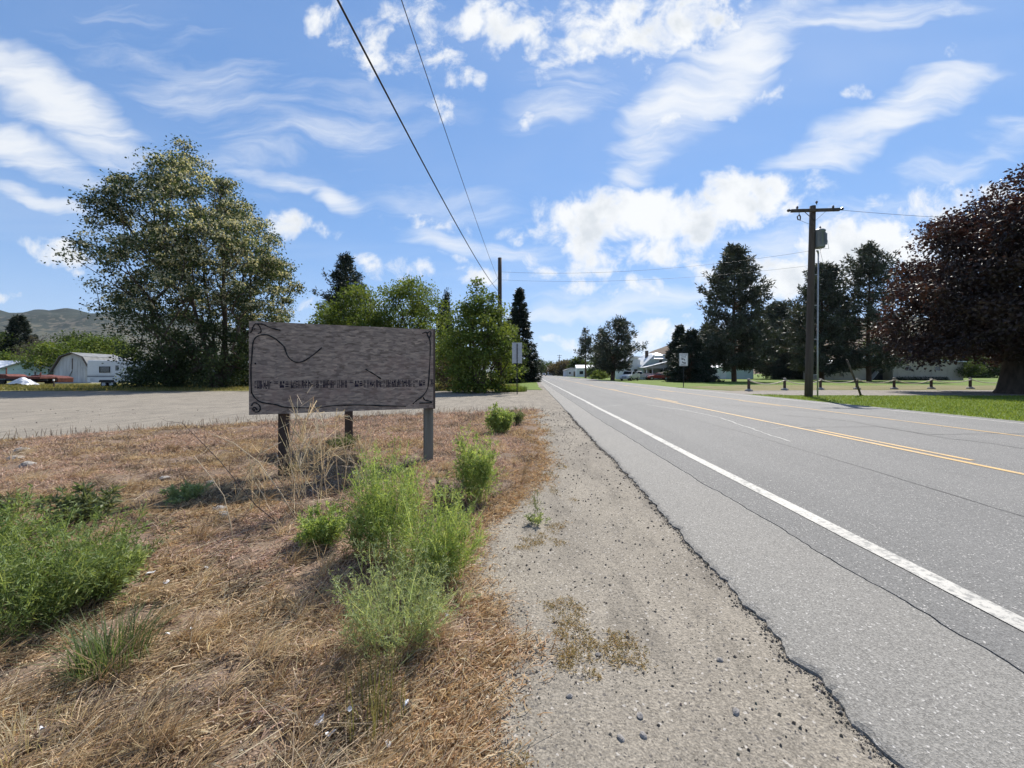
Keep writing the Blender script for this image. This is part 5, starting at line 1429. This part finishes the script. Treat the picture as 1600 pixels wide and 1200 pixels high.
conifer('pine_tree', 'bushy pine leaning over the white pickup', (XP(957, 79), 79), 11.6, 4.6, G_PINE, 98, 'pine', .20, 100, 12, 10, .55, .42, lean=.16, group=PG)
conifer('pine_tree', 'lone slim pine with a bare trunk down the road', (XP(915, 112), 112), 13.6, 2.7, G_PINE, 99, 'pine', .38, 42, 9, 9, .6, .24, group=PG)
conifer('pine_tree', 'ragged pine beside the lone slim pine down the road', (XP(938, 116), 116), 13.9, 2.6, G_PINE, 100, 'pine', .12, 55, 9, 9, .6, .24, group=PG)
broadleaf('small_tree', 'low yellow-green rounded bush beside the leaning pine trunk', (XP(936, 92), 92), [(.1, 1.7, 0, 0), (.8, 2.0, 0, 0), (1.8, 1.2, 0, 0), (2.1, .3, 0, 0)], 40, 80, .24, .35, .08, G_BRIGHT, seed=101, stems=3, cat='bush')
broadleaf('dark_tree', 'dark leafy tree filling the gap behind the leaning pine', (XP(950, 130), 130), [(.3, 5, 0, 0), (4, 6, 0, 0), (8, 4, 0, 0), (10, 1, 0, 0)], 90, 80, .6, 1.0, .3, G_MID, seed=102)
broadleaf('dark_tree', 'mid-green tree growing behind the hedge', (XP(1240, 104), 104), [(.3, 6, 0, 0), (5, 7, 0, 0), (9, 5, 0, 0), (12, 1, 0, 0)], 120, 80, .55, 1.0, .3, G_MID, seed=103)
broadleaf('dark_tree', 'dark tree rising behind the workshop roof', (XP(1400, 100), 100), [(1, 5, 0, 0), (5, 7, 0, 0), (10, 5, 0, 0), (13, 1, 0, 0)], 120, 80, .55, 1.0, .3, G_MID, seed=104)
broadleaf('small_tree', 'little round lawn tree beyond the workshop corner', (XP(1517, 78), 78), [(1.0, 1.2, 0, 0), (1.8, 1.8, 0, 0), (3.0, 1.0, 0, 0), (3.5, .2, 0, 0)], 45, 70, .24, .4, .10, G_MID, seed=105)
for k, (px_, lb) in enumerate(((1500, 'dark tree in the background left of the little lawn tree'), (1545, 'dark tree in the background right of the little lawn tree'), (1600, 'dark background tree behind the purple tree trunk'))):
    broadleaf('dark_tree', lb, (XP(px_, 120), 120), [(.3, 5, 0, 0), (4, 6, 0, 0), (8, 4, 0, 0), (9.5, 1, 0, 0)], 80, 70, .6, 1.0, .3, G_MID, seed=110 + k)
broadleaf('purple_maple', 'huge purple-leaved tree shading the lawn beside the drive', (XP(1600, 27.3), 27.5),
          [(2.4, 5.4, -.4, 0), (4, 6.8, -.1, 0), (6.5, 7.2, .4, 0), (9.5, 6.8, .9, 0), (12, 5.6, 1.4, 0), (14, 3.9, 1.7, 0), (15.2, 2.0, 1.8, 0), (15.9, .6, 1.8, 0)],
          760, 130, .25, .50, .85, G_PURPLE, 'purple_leaf', seed=121, shell=.36, flat=.72, voids=34, trunk_top=.6)
for k, (px_, Y_, H_, rr_, lb, pl_) in enumerate(((846, 300, 11, 5.5, 'dark tree group closing the far end of the road', G_MID), (872, 210, 7.5, 5, 'brownish roadside bush below the far utility pole', G_BROWN), (884, 190, 7.2, 4.2, 'brown-green bush beside the far cottage', G_BROWN),
                                              (862, 260, 8.5, 5, 'green tree behind the far cottage roof', G_MID), (900, 170, 8, 3, 'dark upright tree beside the small grey shed', G_MID), (830, 380, 14, 8, 'pale far tree left of the road end', G_MID),
                                              (890, 280, 12, 7, 'far green tree behind the brown bushes', G_MID), (820, 250, 10, 6, 'far dark tree beyond the parked dark car', G_MID), (912, 200, 9, 6, 'dark tree behind the long white building', G_MID))):
    broadleaf('roadside_tree', lb, (XP(px_, Y_), Y_), [(.3, rr_ * .8, 0, 0), (H_ * .45, rr_, 0, 0), (H_ * .8, rr_ * .7, 0, 0), (H_, rr_ * .2, 0, 0)], 60, 55, .8, 1.1, .25, pl_, seed=130 + k)


def hedge(name, label, loc, w, d, h, pal, seed, leaf=.22, n=9000, rz_=0.0):
    g = np.random.default_rng(seed); o = empty(name, loc, rz_, label, 'hedge')
    side = g.random(n); x = g.uniform(0, w, n); y = g.uniform(0, d, n); z = g.uniform(0, h, n)
    f = side < .5; y[f] = 0; t = (side >= .5) & (side < .85); z[t] = h; e = side >= .85; x[e] = np.where(g.random(e.sum()) < .5, 0, w)
    C = np.stack([x, y, z], -1) + g.normal(size=(n, 3)) * np.array([.12, .12, .10]) + 0
    C[:, 2] += 0.16 * (fbm(C[:, 0] * .9, C[:, 1] * .9, 3) - .5)
    C[:, 2] = np.maximum(C[:, 2], .02)
    V, F = leaf_quads(C, g.normal(size=(n, 3)), leaf, leaf * .6, g)
    mesh_np('foliage', V, F, M['needle'], o, np.repeat(pal_pick(pal, g.random(n), g), 4, 0))
    MB().box(.25, w - .25, .25, d - .25, -.05, h - .25).build('twigs', M['bark'], o)
    return o


hedge('clipped_hedge', 'long dark clipped hedge between the garage and the workshop', (XP(1214, 90), 90, 0), 12.6, 2.4, 2.75, G_SPRUCE, 141)
hedge('clipped_hedge', 'low dark planting along the foot of the workshop wall', (XP(1400, 77.5), 77.5, 0), 10, .7, .5, G_SPRUCE, 142, .16, 2500)

# ------------------------------------------------------------------ roadside weeds
W1 = [(.18, .23, .10), (.27, .335, .155), (.37, .43, .22), (.48, .53, .31)]
W2 = [(.12, .18, .05), (.225, .31, .092), (.34, .43, .145), (.47, .54, .24)]
W4 = [(.075, .12, .038), (.14, .20, .065), (.215, .285, .10), (.33, .39, .17)]
W3 = [(.085, .115, .06), (.13, .16, .08), (.20, .22, .12)]
STR = [(.34, .27, .18), (.48, .40, .28), (.62, .54, .40)]
DRY = [(.16, .11, .075), (.26, .19, .12), (.36, .28, .19)]
WG = 'green weeds along the gravel shoulder'


def wd(px, py, top, rpx, label, n, pal, seed, **k):
    x, y = GP(px, py); h = ZP(top, y)
    return weed('weed', label, (x, y), h, rpx / FPX * y, n, pal, seed, group=k.pop('group', WG), **k)


wd(622, 1012, 850, 80, 'silvery green bushy weed standing foremost beside the shoulder', 80, W1, 201, twigs=12, lpt=6, leaf=.020, lw=.004, sw=.0034, tilt=.72)
wd(612, 880, 684, 62, 'tall upright green weed right in front of the sign posts', 80, W2, 202, twigs=12, lpt=7, leaf=.028, lw=.006, sw=.004, tilt=.42)
wd(690, 905, 745, 66, 'spreading green weed growing against the tall upright one', 80, W2, 203, twigs=12, lpt=7, leaf=.026, lw=.0055, sw=.004, tilt=.6)
wd(575, 872, 745, 38, 'dark green weed on the shaded flank of the tall upright one', 40, W4, 204, twigs=11, lpt=7, leaf=.028, lw=.007, sw=.004, tilt=.5)
wd(655, 915, 815, 50, 'low feathery weed between the silvery and the spreading one', 55, W1, 210, twigs=12, lpt=9, leaf=.022, lw=.005, sw=.003, tilt=.8)
wd(503, 858, 786, 34, 'small green weed standing apart in the dry grass', 42, W2, 205, twigs=11, lpt=9, leaf=.030, lw=.009, sw=.004, tilt=.7)
wd(745, 782, 664, 42, 'fresh bright green weed at the edge of the gravel', 60, W2, 206, twigs=12, lpt=8, leaf=.034, lw=.009, sw=.005, tilt=.35)
wd(700, 800, 735, 26, 'thin greyish weed between the bright one and the spreading one', 30, W3, 207, twigs=9, lpt=6, leaf=.03, lw=.006, tilt=.5)
wd(780, 676, 632, 26, 'round green weed farther along the verge', 60, W2, 208, twigs=12, lpt=9, leaf=.055, lw=.018, sw=.008, tilt=.5)
wd(808, 664, 636, 12, 'wispy grey-green weed next to the round one farther along', 26, W3, 209, twigs=9, lpt=6, leaf=.06, lw=.012, sw=.008, tilt=.45)
wd(838, 812, 748, 10, 'single thin sprig rising from the bare gravel', 5, W3, 211, twigs=7, lpt=5, leaf=.024, lw=.005, tilt=.2)
wd(838, 816, 796, 18, 'flat green rosette at the foot of the thin sprig', 18, W1, 212, twigs=5, lpt=6, leaf=.02, lw=.008, tilt=1.2)
LG = 'dense weeds at the left of the dry grass'
wd(30, 985, 812, 100, 'dense dark green weed bank beside the tall grass tuft', 95, W4, 221, twigs=12, lpt=7, leaf=.028, lw=.006, sw=.004, tilt=.85, group=LG)
wd(118, 950, 806, 85, 'feathery green weed on the sunny side of the weed bank', 85, W4, 222, twigs=12, lpt=7, leaf=.028, lw=.006, sw=.004, tilt=.8, group=LG)
wd(-40, 930, 770, 80, 'weed bank continuing behind the dense dark one', 70, W4, 223, twigs=12, lpt=9, leaf=.032, lw=.008, sw=.004, tilt=.8, group=LG)
wd(170, 930, 868, 32, 'pale broad-leaved weed at the end of the weed bank', 30, W1, 224, twigs=8, lpt=7, leaf=.05, lw=.02, sw=.005, tilt=.8, group=LG)
wd(128, 822, 752, 40, 'leafy dark thistle standing in the reddish grass', 16, W3, 225, twigs=9, lpt=8, leaf=.07, lw=.02, sw=.006, tilt=.7, group=LG)
wd(20, 815, 765, 30, 'scraggly brown-green weed behind the weed bank', 16, W3, 226, twigs=8, lpt=5, leaf=.05, lw=.012, sw=.005, tilt=.6, group=LG)
wd(290, 782, 752, 30, 'low yellowish weed patch near the shadow of the sign', 26, W1, 227, twigs=7, lpt=6, leaf=.05, lw=.014, sw=.005, tilt=1.0, group=LG)
wd(215, 885, 838, 26, 'sparse reddish-green weed beside the pale broad-leaved one', 16, W3, 228, twigs=7, lpt=5, leaf=.03, lw=.006, tilt=.7, group=LG)
wd(535, 700, 676, 26, 'dry olive weed at the foot of the far post', 34, W3, 229, twigs=9, lpt=6, leaf=.045, lw=.010, sw=.006, tilt=.8, group=LG)
wd(448, 742, 716, 16, 'small dark weed at the foot of the near left post', 16, W3, 230, twigs=8, lpt=6, leaf=.04, lw=.010, sw=.005, tilt=.7, group=LG)
x_, y_ = GP(172, 1045); grass_tuft('grass_tuft', 'tall green grass tuft in front of the weed bank', (x_, y_), .30, .24, 300, [(.07, .11, .045), (.115, .16, .065), (.18, .21, .10)], 241, w=.005, lean=1.0)
x_, y_ = GP(585, 1115); grass_tuft('grass_tuft', 'thin olive grass stalks in front of the silvery weed', (x_, y_), .26, .26, 90, [(.11, .12, .05), (.2, .18, .09)], 242, w=.004, lean=.35)
x_, y_ = GP(560, 1010); grass_tuft('grass_tuft', 'straw-coloured stalks at the left foot of the silvery weed', (x_, y_), .20, .2, 80, STR, 243, w=.003, lean=.4)
x_, y_ = GP(25, 1190); grass_tuft('grass_tuft', 'pale straw clump low in front of the tall green tuft', (x_, y_), .14, .3, 160, STR, 244, w=.003, lean=1.0)
x_, y_ = GP(800, 612); grass_tuft('grass_tuft', 'long green verge grass around the sign-back post', (x_, y_ + .6), .45, 2.2, 1400, [(.07, .12, .025), (.12, .18, .04), (.2, .22, .08)], 245, w=.03, lean=.5, z0=0.0)

# dead stalks
DG = 'dead stalks around the sign'


def stalk(label, base, h, seed, n=1, spread=.12, lean=0.15, br=16):
    return weed('dead_stalk', label, base, h, spread, n, STR, seed, twigs=br, lpt=3, leaf=.016, lw=.003, sw=.009, tilt=lean, mat='dry_plant', cat='stalk', group=DG, wild=1.3, top_only=.4)


for k, (px_, py_, tp, n_, lb) in enumerate(((460, 742, 628, 3, 'pale dead stalks branching against the lower left of the board'), (487, 752, 612, 4, 'tallest pale dead stalks rising in front of the mill stamp'), (505, 748, 622, 3, 'dead stalks beside the tallest ones'),
                                         (528, 740, 605, 1, 'single thin dead stalk crossing the middle of the board'), (562, 735, 612, 1, 'forked dead stalk in front of the far post'), (446, 760, 650, 3, 'curved dead stalks hanging round the near left post'),
                                         (548, 758, 655, 2, 'short dead stalks in front of the sign shadow'), (400, 742, 690, 2, 'short dead stalks left of the near left post'), (590, 720, 650, 2, 'dead stalks in the dry grass under the board'))):
    x_, y_ = GP(px_, py_); y_ = 3.95 + .07 * (k % 5); x_ = XP(px_, y_); stalk(lb, (x_, y_), ZP(tp, y_), 300 + k, n_ + 2, .12 + .03 * n_, .26, 16)


def bent(label, pts, w, pal, seed, Y0):
    g = np.random.default_rng(seed); P = [Vector((XP(px, Y0 + dy), Y0 + dy, max(ZP(py, Y0 + dy), 0.01))) for px, py, dy in pts]; m = MB()
    m.tube(P, [w * (1 - .12 * i) for i in range(len(P))], 5)
    for i in range(1, len(P)):
        for _ in range(2):
            q = P[i - 1].lerp(P[i], g.random()); d = (P[i] - P[i - 1]).normalized() * .5 + Vector(g.normal(size=3)) * .4; m.tube([q, q + d * .13, q + d * .2 + Vector((0, 0, .03))], [w * .4, w * .3, w * .15], 4)
    o = m.build('dead_stalk', pal, smooth=True); return props(o, label, 'stalk', DG)


M['straw'] = plain('straw', (.46, .36, .24), .7, 0, .2, 20); M['dark_twig'] = plain('dark_twig', (.06, .04, .032), .8, 0, .3, 20)
bent('long dark leaning twig in front of the sign shadow', [(446, 826, 0), (400, 790, .02), (345, 722, .06), (312, 688, .1), (284, 660, .15)], .0045, M['dark_twig'], 1, 3.55)
bent('long pale leaning stalk arching past the near left post', [(470, 825, 0), (440, 772, .02), (404, 722, .05), (365, 692, .1), (325, 676, .12)], .0048, M['straw'], 2, 3.6)
bent('pale bent stalk leaning over the grey stones', [(366, 862, 0), (361, 822, .02), (350, 775, .05), (330, 746, .05), (303, 712, .1)], .0042, M['straw'], 3, 3.1)
bent('thin pale stalk lying across the dry grass', [(520, 778, 0), (470, 788, -.2), (440, 782, -.2), (410, 779, -.25), (380, 806, -.3), (340, 838, -.45)], .0035, M['straw'], 4, 4.0)
bent('pale straw stem lying in front of the weed bank', [(318, 905, 0), (300, 925, -.02), (287, 942, -.1)], .0035, M['straw'], 5, 2.55)
bent('thick pale stem flattened in the foreground straw', [(330, 1035, 0), (270, 1060, -.05), (215, 1100, -.2), (150, 1150, -.35)], .004, M['straw'], 6, 1.94)


# stones
def rock(name, label, px, py, s, seed, group='stones in the dry grass', flat=.6, mat='stone', z=None):
    g = np.random.default_rng(seed); x, y = GP(px, py); V = []; F = []
    me = MB()
    n = 9; rings = [(-.9, .5), (-.4, .95), (.2, 1.0), (.65, .75), (.95, .3)]
    for zz, rr in rings:
        for j in range(n): a = 6.283 * j / n; k = 1 + g.normal() * .12; V.append((math.cos(a) * rr * k * s, math.sin(a) * rr * k * s * .75, zz * s * flat * (1 + g.normal() * .08)))
    for i in range(len(rings) - 1):
        for j in range(n): F.append((i * n + j, i * n + (j + 1) % n, (i + 1) * n + (j + 1) % n, (i + 1) * n + j))
    F.append(tuple(range((len(rings) - 1) * n, len(rings) * n)))
    o = me.add(V, F).build(name, M[mat]); o.location = (x, y, float(gz(np.array([x]), np.array([y]))[0]) + s * flat * .4); o.rotation_euler = (g.normal() * .1, g.normal() * .1, g.uniform(0, 6))
    return props(o, label, 'stone', group)


rock('stone', 'larger grey stone half buried in the sign shadow', 342, 797, .07, 1); rock('stone', 'grey stone just below the larger one in the sign shadow', 348, 808, .06, 2); rock('stone', 'round dark stone behind the bent pale stalk', 328, 760, .05, 3)
for k, (px_, py_, s_2) in enumerate(((35, 705, .12), (42, 730, .10), (22, 722, .1), (255, 750, .06), (440, 715, .1), (1000, 1115, .016), (970, 1150, .015), (935, 1020, .015), (1005, 1145, .016), (1150, 1110, .018), (890, 1085, .014), (1125, 1028, .016))):
    rock('stone', ('pale stone in the reddish grass left of the sign' if px_ < 500 else 'small loose stone lying on the bare gravel shoulder'), px_, py_, s_2, 20 + k, 'pale stones in the grass' if px_ < 500 else 'loose stones on the shoulder')

# ------------------------------------------------------------------ ground cover that nobody could count
RED = [(.20, .135, .105), (.38, .265, .205), (.56, .40, .31), (.70, .55, .44)]
TAN = [(.17, .115, .072), (.32, .225, .135), (.48, .355, .215), (.66, .53, .35)]
DUN = [(.06, .042, .034), (.15, .11, .085), (.22, .17, .13), (.33, .27, .20)]
ORG = [(.26, .155, .075), (.38, .245, .125), (.50, .35, .20), (.62, .50, .34)]


def place(n, y0, y1, g, margin=0.0, bare=True):
    Y = np.exp(g.uniform(math.log(y0), math.log(y1), n * 2)); X = g.uniform(-1.0, 0.06, n * 2) * (1.42 * Y + .6) + .1
    ok = (duff_d(X, Y) > margin + g.normal(size=len(X)) * .10) & (fbm(X * 2.7 + 30, Y * 2.7, 3) > (.27 if bare else -.5) + .16 * g.random(len(X)))      # bare earth shows in patches
    return X[ok][:n], Y[ok][:n]


def patch_cols(X, Y, g, right=True):
    a = fbm(X * .9 + 3, Y * .9, 3); b = fbm(X * 2.2 + 9, Y * 2.2 + 4, 3)
    red = np.clip((a - .46) * 5 + .35 + .1 * np.clip(Y - 4, 0, 5), 0, 1); dun = np.clip((b - .54) * 7, 0, 1)
    f = g.random(len(X)); c = pal_pick(TAN, f, g); r = pal_pick(RED, f, g); d = pal_pick(DUN, f, g)
    m = (g.random(len(X)) < red)[:, None]; c = np.where(m, r, c); m = (g.random(len(X)) < dun * .8)[:, None]
    c = np.where(m, d, c)
    e = (g.random(len(X)) < np.clip(1.15 - duff_d(X, Y) / .45, 0, 1) * (np.interp(X, LX, LY) - Y > 1.5))[:, None]      # bleached orange straw along the shoulder
    return np.where(e, pal_pick(ORG, f, g), c)


g = np.random.default_rng(400)
# matted straw close by: curved blades, mostly lying down-slope
X, Y = place(105000, 1.05, 4.6, g); n = len(X)
az = np.where(g.random(n) < .45, 0.65 + g.normal(size=n) * .35, g.uniform(0, 6.283, n)); el = np.abs(g.normal(size=n)) * .34 + .02; up_ = g.random(n) < .10; el[up_] = g.uniform(.7, 1.4, up_.sum())
L = (.030 + .055 * g.random(n) ** 1.6) * (.85 + .12 * Y); w = (.0012 + .0014 * g.random(n)) * (.8 + .22 * Y)
b0 = np.stack([X, Y, gz(X, Y) + .004 + .012 * g.random(n)], -1); d1 = np.stack([np.cos(az) * np.cos(el), np.sin(az) * np.cos(el), np.sin(el)], -1)
az2 = az + g.normal(size=n) * .5; el2 = el - .35 - .2 * g.random(n); d2 = np.stack([np.cos(az2) * np.cos(el2), np.sin(az2) * np.cos(el2), np.sin(el2)], -1)
p1 = b0 + d1 * (L * .5)[:, None]; p2 = p1 + d2 * (L * .5)[:, None]; s = unit(np.cross(d1, g.normal(size=(n, 3)) * .5 + np.array([0, 0, 1]))) * w[:, None]
V = np.stack([b0 - s, b0 + s, p1 + s, p1 - s, p2 + s * .4, p2 - s * .4], 1).reshape(-1, 3); k6 = np.arange(n)[:, None] * 6
C = np.repeat(patch_cols(X, Y, g), 6, 0)
props(mesh_np('dry_grass', V, np.concatenate([k6 + np.array([[0, 1, 2, 3]]), k6 + np.array([[3, 2, 4, 5]])]), M['dry_plant'], None, C), 'matted dry grass and straw covering the foreground bank', 'grass', kind='stuff')
# longer fallen stems and arching straw clumps over the mat
X, Y = place(5200, 1.1, 6.5, g, .05); n = len(X); az = np.where(g.random(n) < .6, .6 + g.normal(size=n) * .3, g.uniform(0, 6.283, n)); L = .10 + .22 * g.random(n)
P = np.stack([X, Y, gz(X, Y) + .012 + .02 * g.random(n)], -1); Q = np.stack([X + np.cos(az) * L, Y + np.sin(az) * L, 0 * X], -1); Q[:, 2] = gz(Q[:, 0], Q[:, 1]) + .015 + .03 * g.random(n)
V1, F1 = ribbons(P, Q, .0022 + .0014 * g.random(n), g); c1 = np.repeat(pal_pick(STR, g.random(n), g), 4, 0)
cx, cy = place(230, 1.25, 7.5, g, .12); m_ = np.repeat(np.arange(len(cx)), 55); n = len(m_); az = g.uniform(0, 6.283, n); az = np.where(g.random(n) < .5, .7 + g.normal(size=n) * .7, az); sp = .35 + 1.0 * g.random(n); L = (.07 + .15 * g.random(n)) * g.uniform(.6, 1.25, len(cx))[m_]
b0 = np.stack([cx[m_] + g.normal(size=n) * .02, cy[m_] + g.normal(size=n) * .02, 0 * az], -1); b0[:, 2] = gz(b0[:, 0], b0[:, 1]); hd = np.stack([np.cos(az), np.sin(az), 0 * az], -1)
p1 = b0 + hd * (L * .5 * np.sin(sp * .7))[:, None] + np.array([0, 0, 1]) * (L * .5 * np.cos(sp * .7))[:, None]; p2 = p1 + hd * (L * .6 * np.sin(sp * 1.5))[:, None] + np.array([0, 0, 1]) * (L * .6 * np.cos(sp * 1.5))[:, None]
wv = .0018 + .0012 * g.random(n) + .0004 * cy[m_]; Va, Fa = ribbons(b0, p1, wv, g); Vb, Fb = ribbons(p1, p2, wv * .7, g); tone = pal_pick(TAN + [(.7, .6, .44)], .55 * g.random(len(cx))[m_] + .45 * g.random(n), g)
V, F, C = join([(V1, F1, c1), (Va, Fa, np.repeat(tone, 4, 0)), (Vb, Fb, np.repeat(tone, 4, 0))])
props(mesh_np('straw', V, F, M['dry_plant'], None, C), 'longer pale straw stems and arching clumps over the dry mat', 'straw', kind='stuff')
# farther dry grass: short reddish tufts
X, Y = place(150000, 3.9, 15.8, g, -.02); n = len(X)
D = np.stack([g.normal(size=n) * .8, g.normal(size=n) * .8, (.15 + .5 * g.random(n))], -1); sc_ = .5 + .10 * Y
V, F = leaf_quads(np.stack([X, Y, gz(X, Y)], -1), D, (.04 + .05 * g.random(n)) * sc_, .0065 * sc_ * g.uniform(.6, 1.5, n), g, 0, .1)
props(mesh_np('dry_grass', V, F, M['dry_plant'], None, np.repeat(patch_cols(X, Y, g), 4, 0)), 'low reddish dry grass spreading to the gravel lot', 'grass', kind='stuff')
# husks and dead leaves
X, Y = place(70000, 1.05, 9, g, -.12, False); n = len(X)
edge_ = np.clip(1 - duff_d(X, Y) / .5, 0, 1); keep = g.random(n) < (.5 + .5 * edge_); X, Y = X[keep], Y[keep]; n = len(X)
D = np.stack([g.normal(size=n), g.normal(size=n), g.normal(size=n) * .3], -1); sc_ = .7 + .2 * Y
V, F = leaf_quads(np.stack([X, Y, gz(X, Y) + .006 + .012 * g.random(n)], -1), D, (.006 + .012 * g.random(n) ** 2) * sc_, (.004 + .005 * g.random(n)) * sc_, g, .25, .6)
props(mesh_np('leaf_litter', V, F, M['dry_plant'], None, np.repeat(pal_pick([(.13, .075, .05), (.27, .16, .085), (.42, .28, .155), (.58, .46, .32), (.62, .56, .48)], g.random(n) ** 1.2, g), 4, 0)), 'husks and dead leaves littering the dry grass edge', 'litter', kind='stuff')
# short stray seedlings creeping over the shoulder and the lot edge
X = g.uniform(-.1, .55, 2600); Y = np.exp(g.uniform(math.log(1.3), math.log(11), 2600)); ok = fbm(X * 4 + 40, Y * 3, 3) > .655 ; X, Y = X[ok], Y[ok]; n = len(X); m_ = np.repeat(np.arange(n), 12)
X, Y = X[m_] + g.normal(size=n * 12) * .02, Y[m_] + g.normal(size=n * 12) * .02; n = len(X)
V, F = leaf_quads(np.stack([X, Y, gz(X, Y) + .003], -1), np.stack([g.normal(size=n), g.normal(size=n), .3 + .4 * g.random(n)], -1), .012 + .016 * g.random(n), .005, g)
props(mesh_np('creeping_weeds', V, F, M['dry_plant'], None, np.repeat(pal_pick([(.2, .17, .06), (.33, .24, .10), (.42, .30, .14)], g.random(n), g), 4, 0)), 'scattered yellowish seedlings creeping over the gravel shoulder', 'weeds', kind='stuff')
# dark seed heads along the far edge of the dry grass
n = 1100; t = g.random(n); X = g.uniform(-13, .2, n); Y = np.interp(X, LX, LY) + g.normal(size=n) * .7; V1, F1 = ribbons(np.stack([X, Y, gz(X, Y)], -1), np.stack([X + g.normal(size=n) * .04, Y, gz(X, Y) + .08 + .10 * g.random(n)], -1), .009, g)
props(mesh_np('dry_grass', V1, F1, M['dry_plant'], None, np.repeat(pal_pick(DUN, g.random(n), g), 4, 0)), 'thin upright seed heads fringing the gravel lot', 'grass', kind='stuff')
# pebbles
# (with broken asphalt crumbs along the pavement edge)
n = 11000; Y = np.exp(g.uniform(math.log(1.05), math.log(16), n)); X = np.where(g.random(n) < .60, g.uniform(-.35, 1.36, n), g.uniform(-1.3, 0, n) * Y); ok = (duff_d(X, Y) < .05) | (g.random(n) < .3); X, Y = X[ok], Y[ok]
Ye = np.exp(g.uniform(math.log(1.1), math.log(14), 5200)); Xe = np.interp(Ye, ry, edge) - np.abs(g.normal(size=5200)) * .035 + .01; X = np.r_[X, Xe]; Y = np.r_[Y, Ye]; n = len(X)
r = (.0016 + .0060 * g.random(n) ** 6) * (.8 + .20 * Y); o_ = np.array([[1, 0, 0], [-1, 0, 0], [0, 1, 0], [0, -1, 0], [0, 0, .8], [0, 0, -.6]])
V = np.stack([X, Y, gz(X, Y) + r * .35], -1)[:, None, :] + o_[None] * r[:, None, None] * g.uniform(.6, 1.4, (n, 6, 1)); t3 = np.array([[0, 2, 4], [2, 1, 4], [1, 3, 4], [3, 0, 4], [2, 0, 5], [1, 2, 5], [3, 1, 5], [0, 3, 5]])
F = (np.arange(n)[:, None, None] * 6 + t3[None]).reshape(-1, 3)
props(mesh_np('pebbles', V.reshape(-1, 3), F, M['dry_plant'], None, np.repeat(pal_pick([(.06, .055, .05), (.12, .108, .093), (.17, .152, .128), (.22, .20, .17), (.46, .43, .38)], g.random(n), g), 6, 0)), 'loose pebbles and grit scattered on the gravel shoulder', 'gravel', kind='stuff')
# mown lawn blades across the road
n = 60000; Y = np.exp(g.uniform(math.log(9), math.log(26), n)); X = g.uniform(RE + .02, 34, n); ok = ~((Y > 24.6) & (X > 16)) ; X, Y = X[ok], Y[ok]; n = len(X)
V, F = leaf_quads(np.stack([X, Y, np.full(n, -.012)], -1), np.stack([g.normal(size=n) * .5, g.normal(size=n) * .5, np.ones(n)], -1), .06 + .06 * g.random(n), .02, g, 0, .05)
props(mesh_np('lawn_grass', V, F, M['leaf'], None, np.repeat(pal_pick([(.09, .14, .022), (.14, .20, .034), (.19, .25, .05), (.25, .28, .09)], .6 * fbm(X * .6, Y * .6, 3) + .4 * g.random(n), g), 4, 0)), 'mown green grass blades of the roadside lawn', 'grass', kind='stuff')
n = 30000; X = g.uniform(-60, -1.2, n); Y = g.uniform(31.2, 46, n); V, F = leaf_quads(np.stack([X, Y, np.full(n, .01)], -1), np.stack([g.normal(size=n) * .5, g.normal(size=n) * .5, np.ones(n)], -1), .14 + .16 * g.random(n), .045, g, 0, .05)
props(mesh_np('meadow_grass', V, F, M['leaf'], None, np.repeat(pal_pick([(.09, .11, .03), (.19, .18, .06), (.30, .25, .11)], g.random(n), g), 4, 0)), 'rough yellow-green grass of the meadow beyond the lot', 'grass', kind='stuff')
# scraps
g = np.random.default_rng(500)
for k, (px_, py_, s_2) in enumerate(((235, 905, .035), (262, 912, .03), (500, 1130, .03), (515, 1145, .03), (548, 1116, .022), (605, 1160, .022), (634, 1105, .02), (660, 985, .02), (700, 965, .02), (260, 995, .02), (300, 985, .02), (515, 985, .02), (322, 890, .022), (16, 1095, .016), (65, 1162, .014))):
    x_, y_ = GP(px_, py_); vv = []; ff = []; m = 7
    for i in range(m):
        a = 6.283 * i / m; rr_ = s_2 * g.uniform(.5, 1.1); vv.append((math.cos(a) * rr_, math.sin(a) * rr_ * .6, .004 + g.uniform(0, .02)))
    vv += [(a_, b_, c_ - .004) for a_, b_, c_ in vv]
    ff = [tuple(range(m)), tuple(range(2 * m - 1, m - 1, -1))] + [(i, m + i, m + (i + 1) % m, (i + 1) % m) for i in range(m)]
    o = MB().add(vv, ff).build('paper_scrap', M['tarp']); o.location = (x_, y_, float(gz(np.array([x_]), np.array([y_]))[0]) + .015); o.rotation_euler = (g.normal() * .2, g.normal() * .2, g.uniform(0, 6))
    props(o, 'pale weathered scrap lying in the dry straw', 'scrap', 'pale scraps in the straw')

# ------------------------------------------------------------------ air
def haze():
    t = NT('haze'); v = t.n('ShaderNodeVolumePrincipled'); v.inputs['Color'].default_value = (.78, .88, 1.0, 1); v.inputs['Density'].default_value = HAZE_D; v.inputs['Anisotropy'].default_value = .3
    t.t.links.new(v.outputs[0], t.out.inputs['Volume'])
    o = MB().box(-14500, 14500, -3200, 13200, -8, 560).build('haze', t.m); props(o, 'thin pale blue air over the whole valley', 'haze', kind='stuff')


HAZE_D = 3.2e-5
haze()
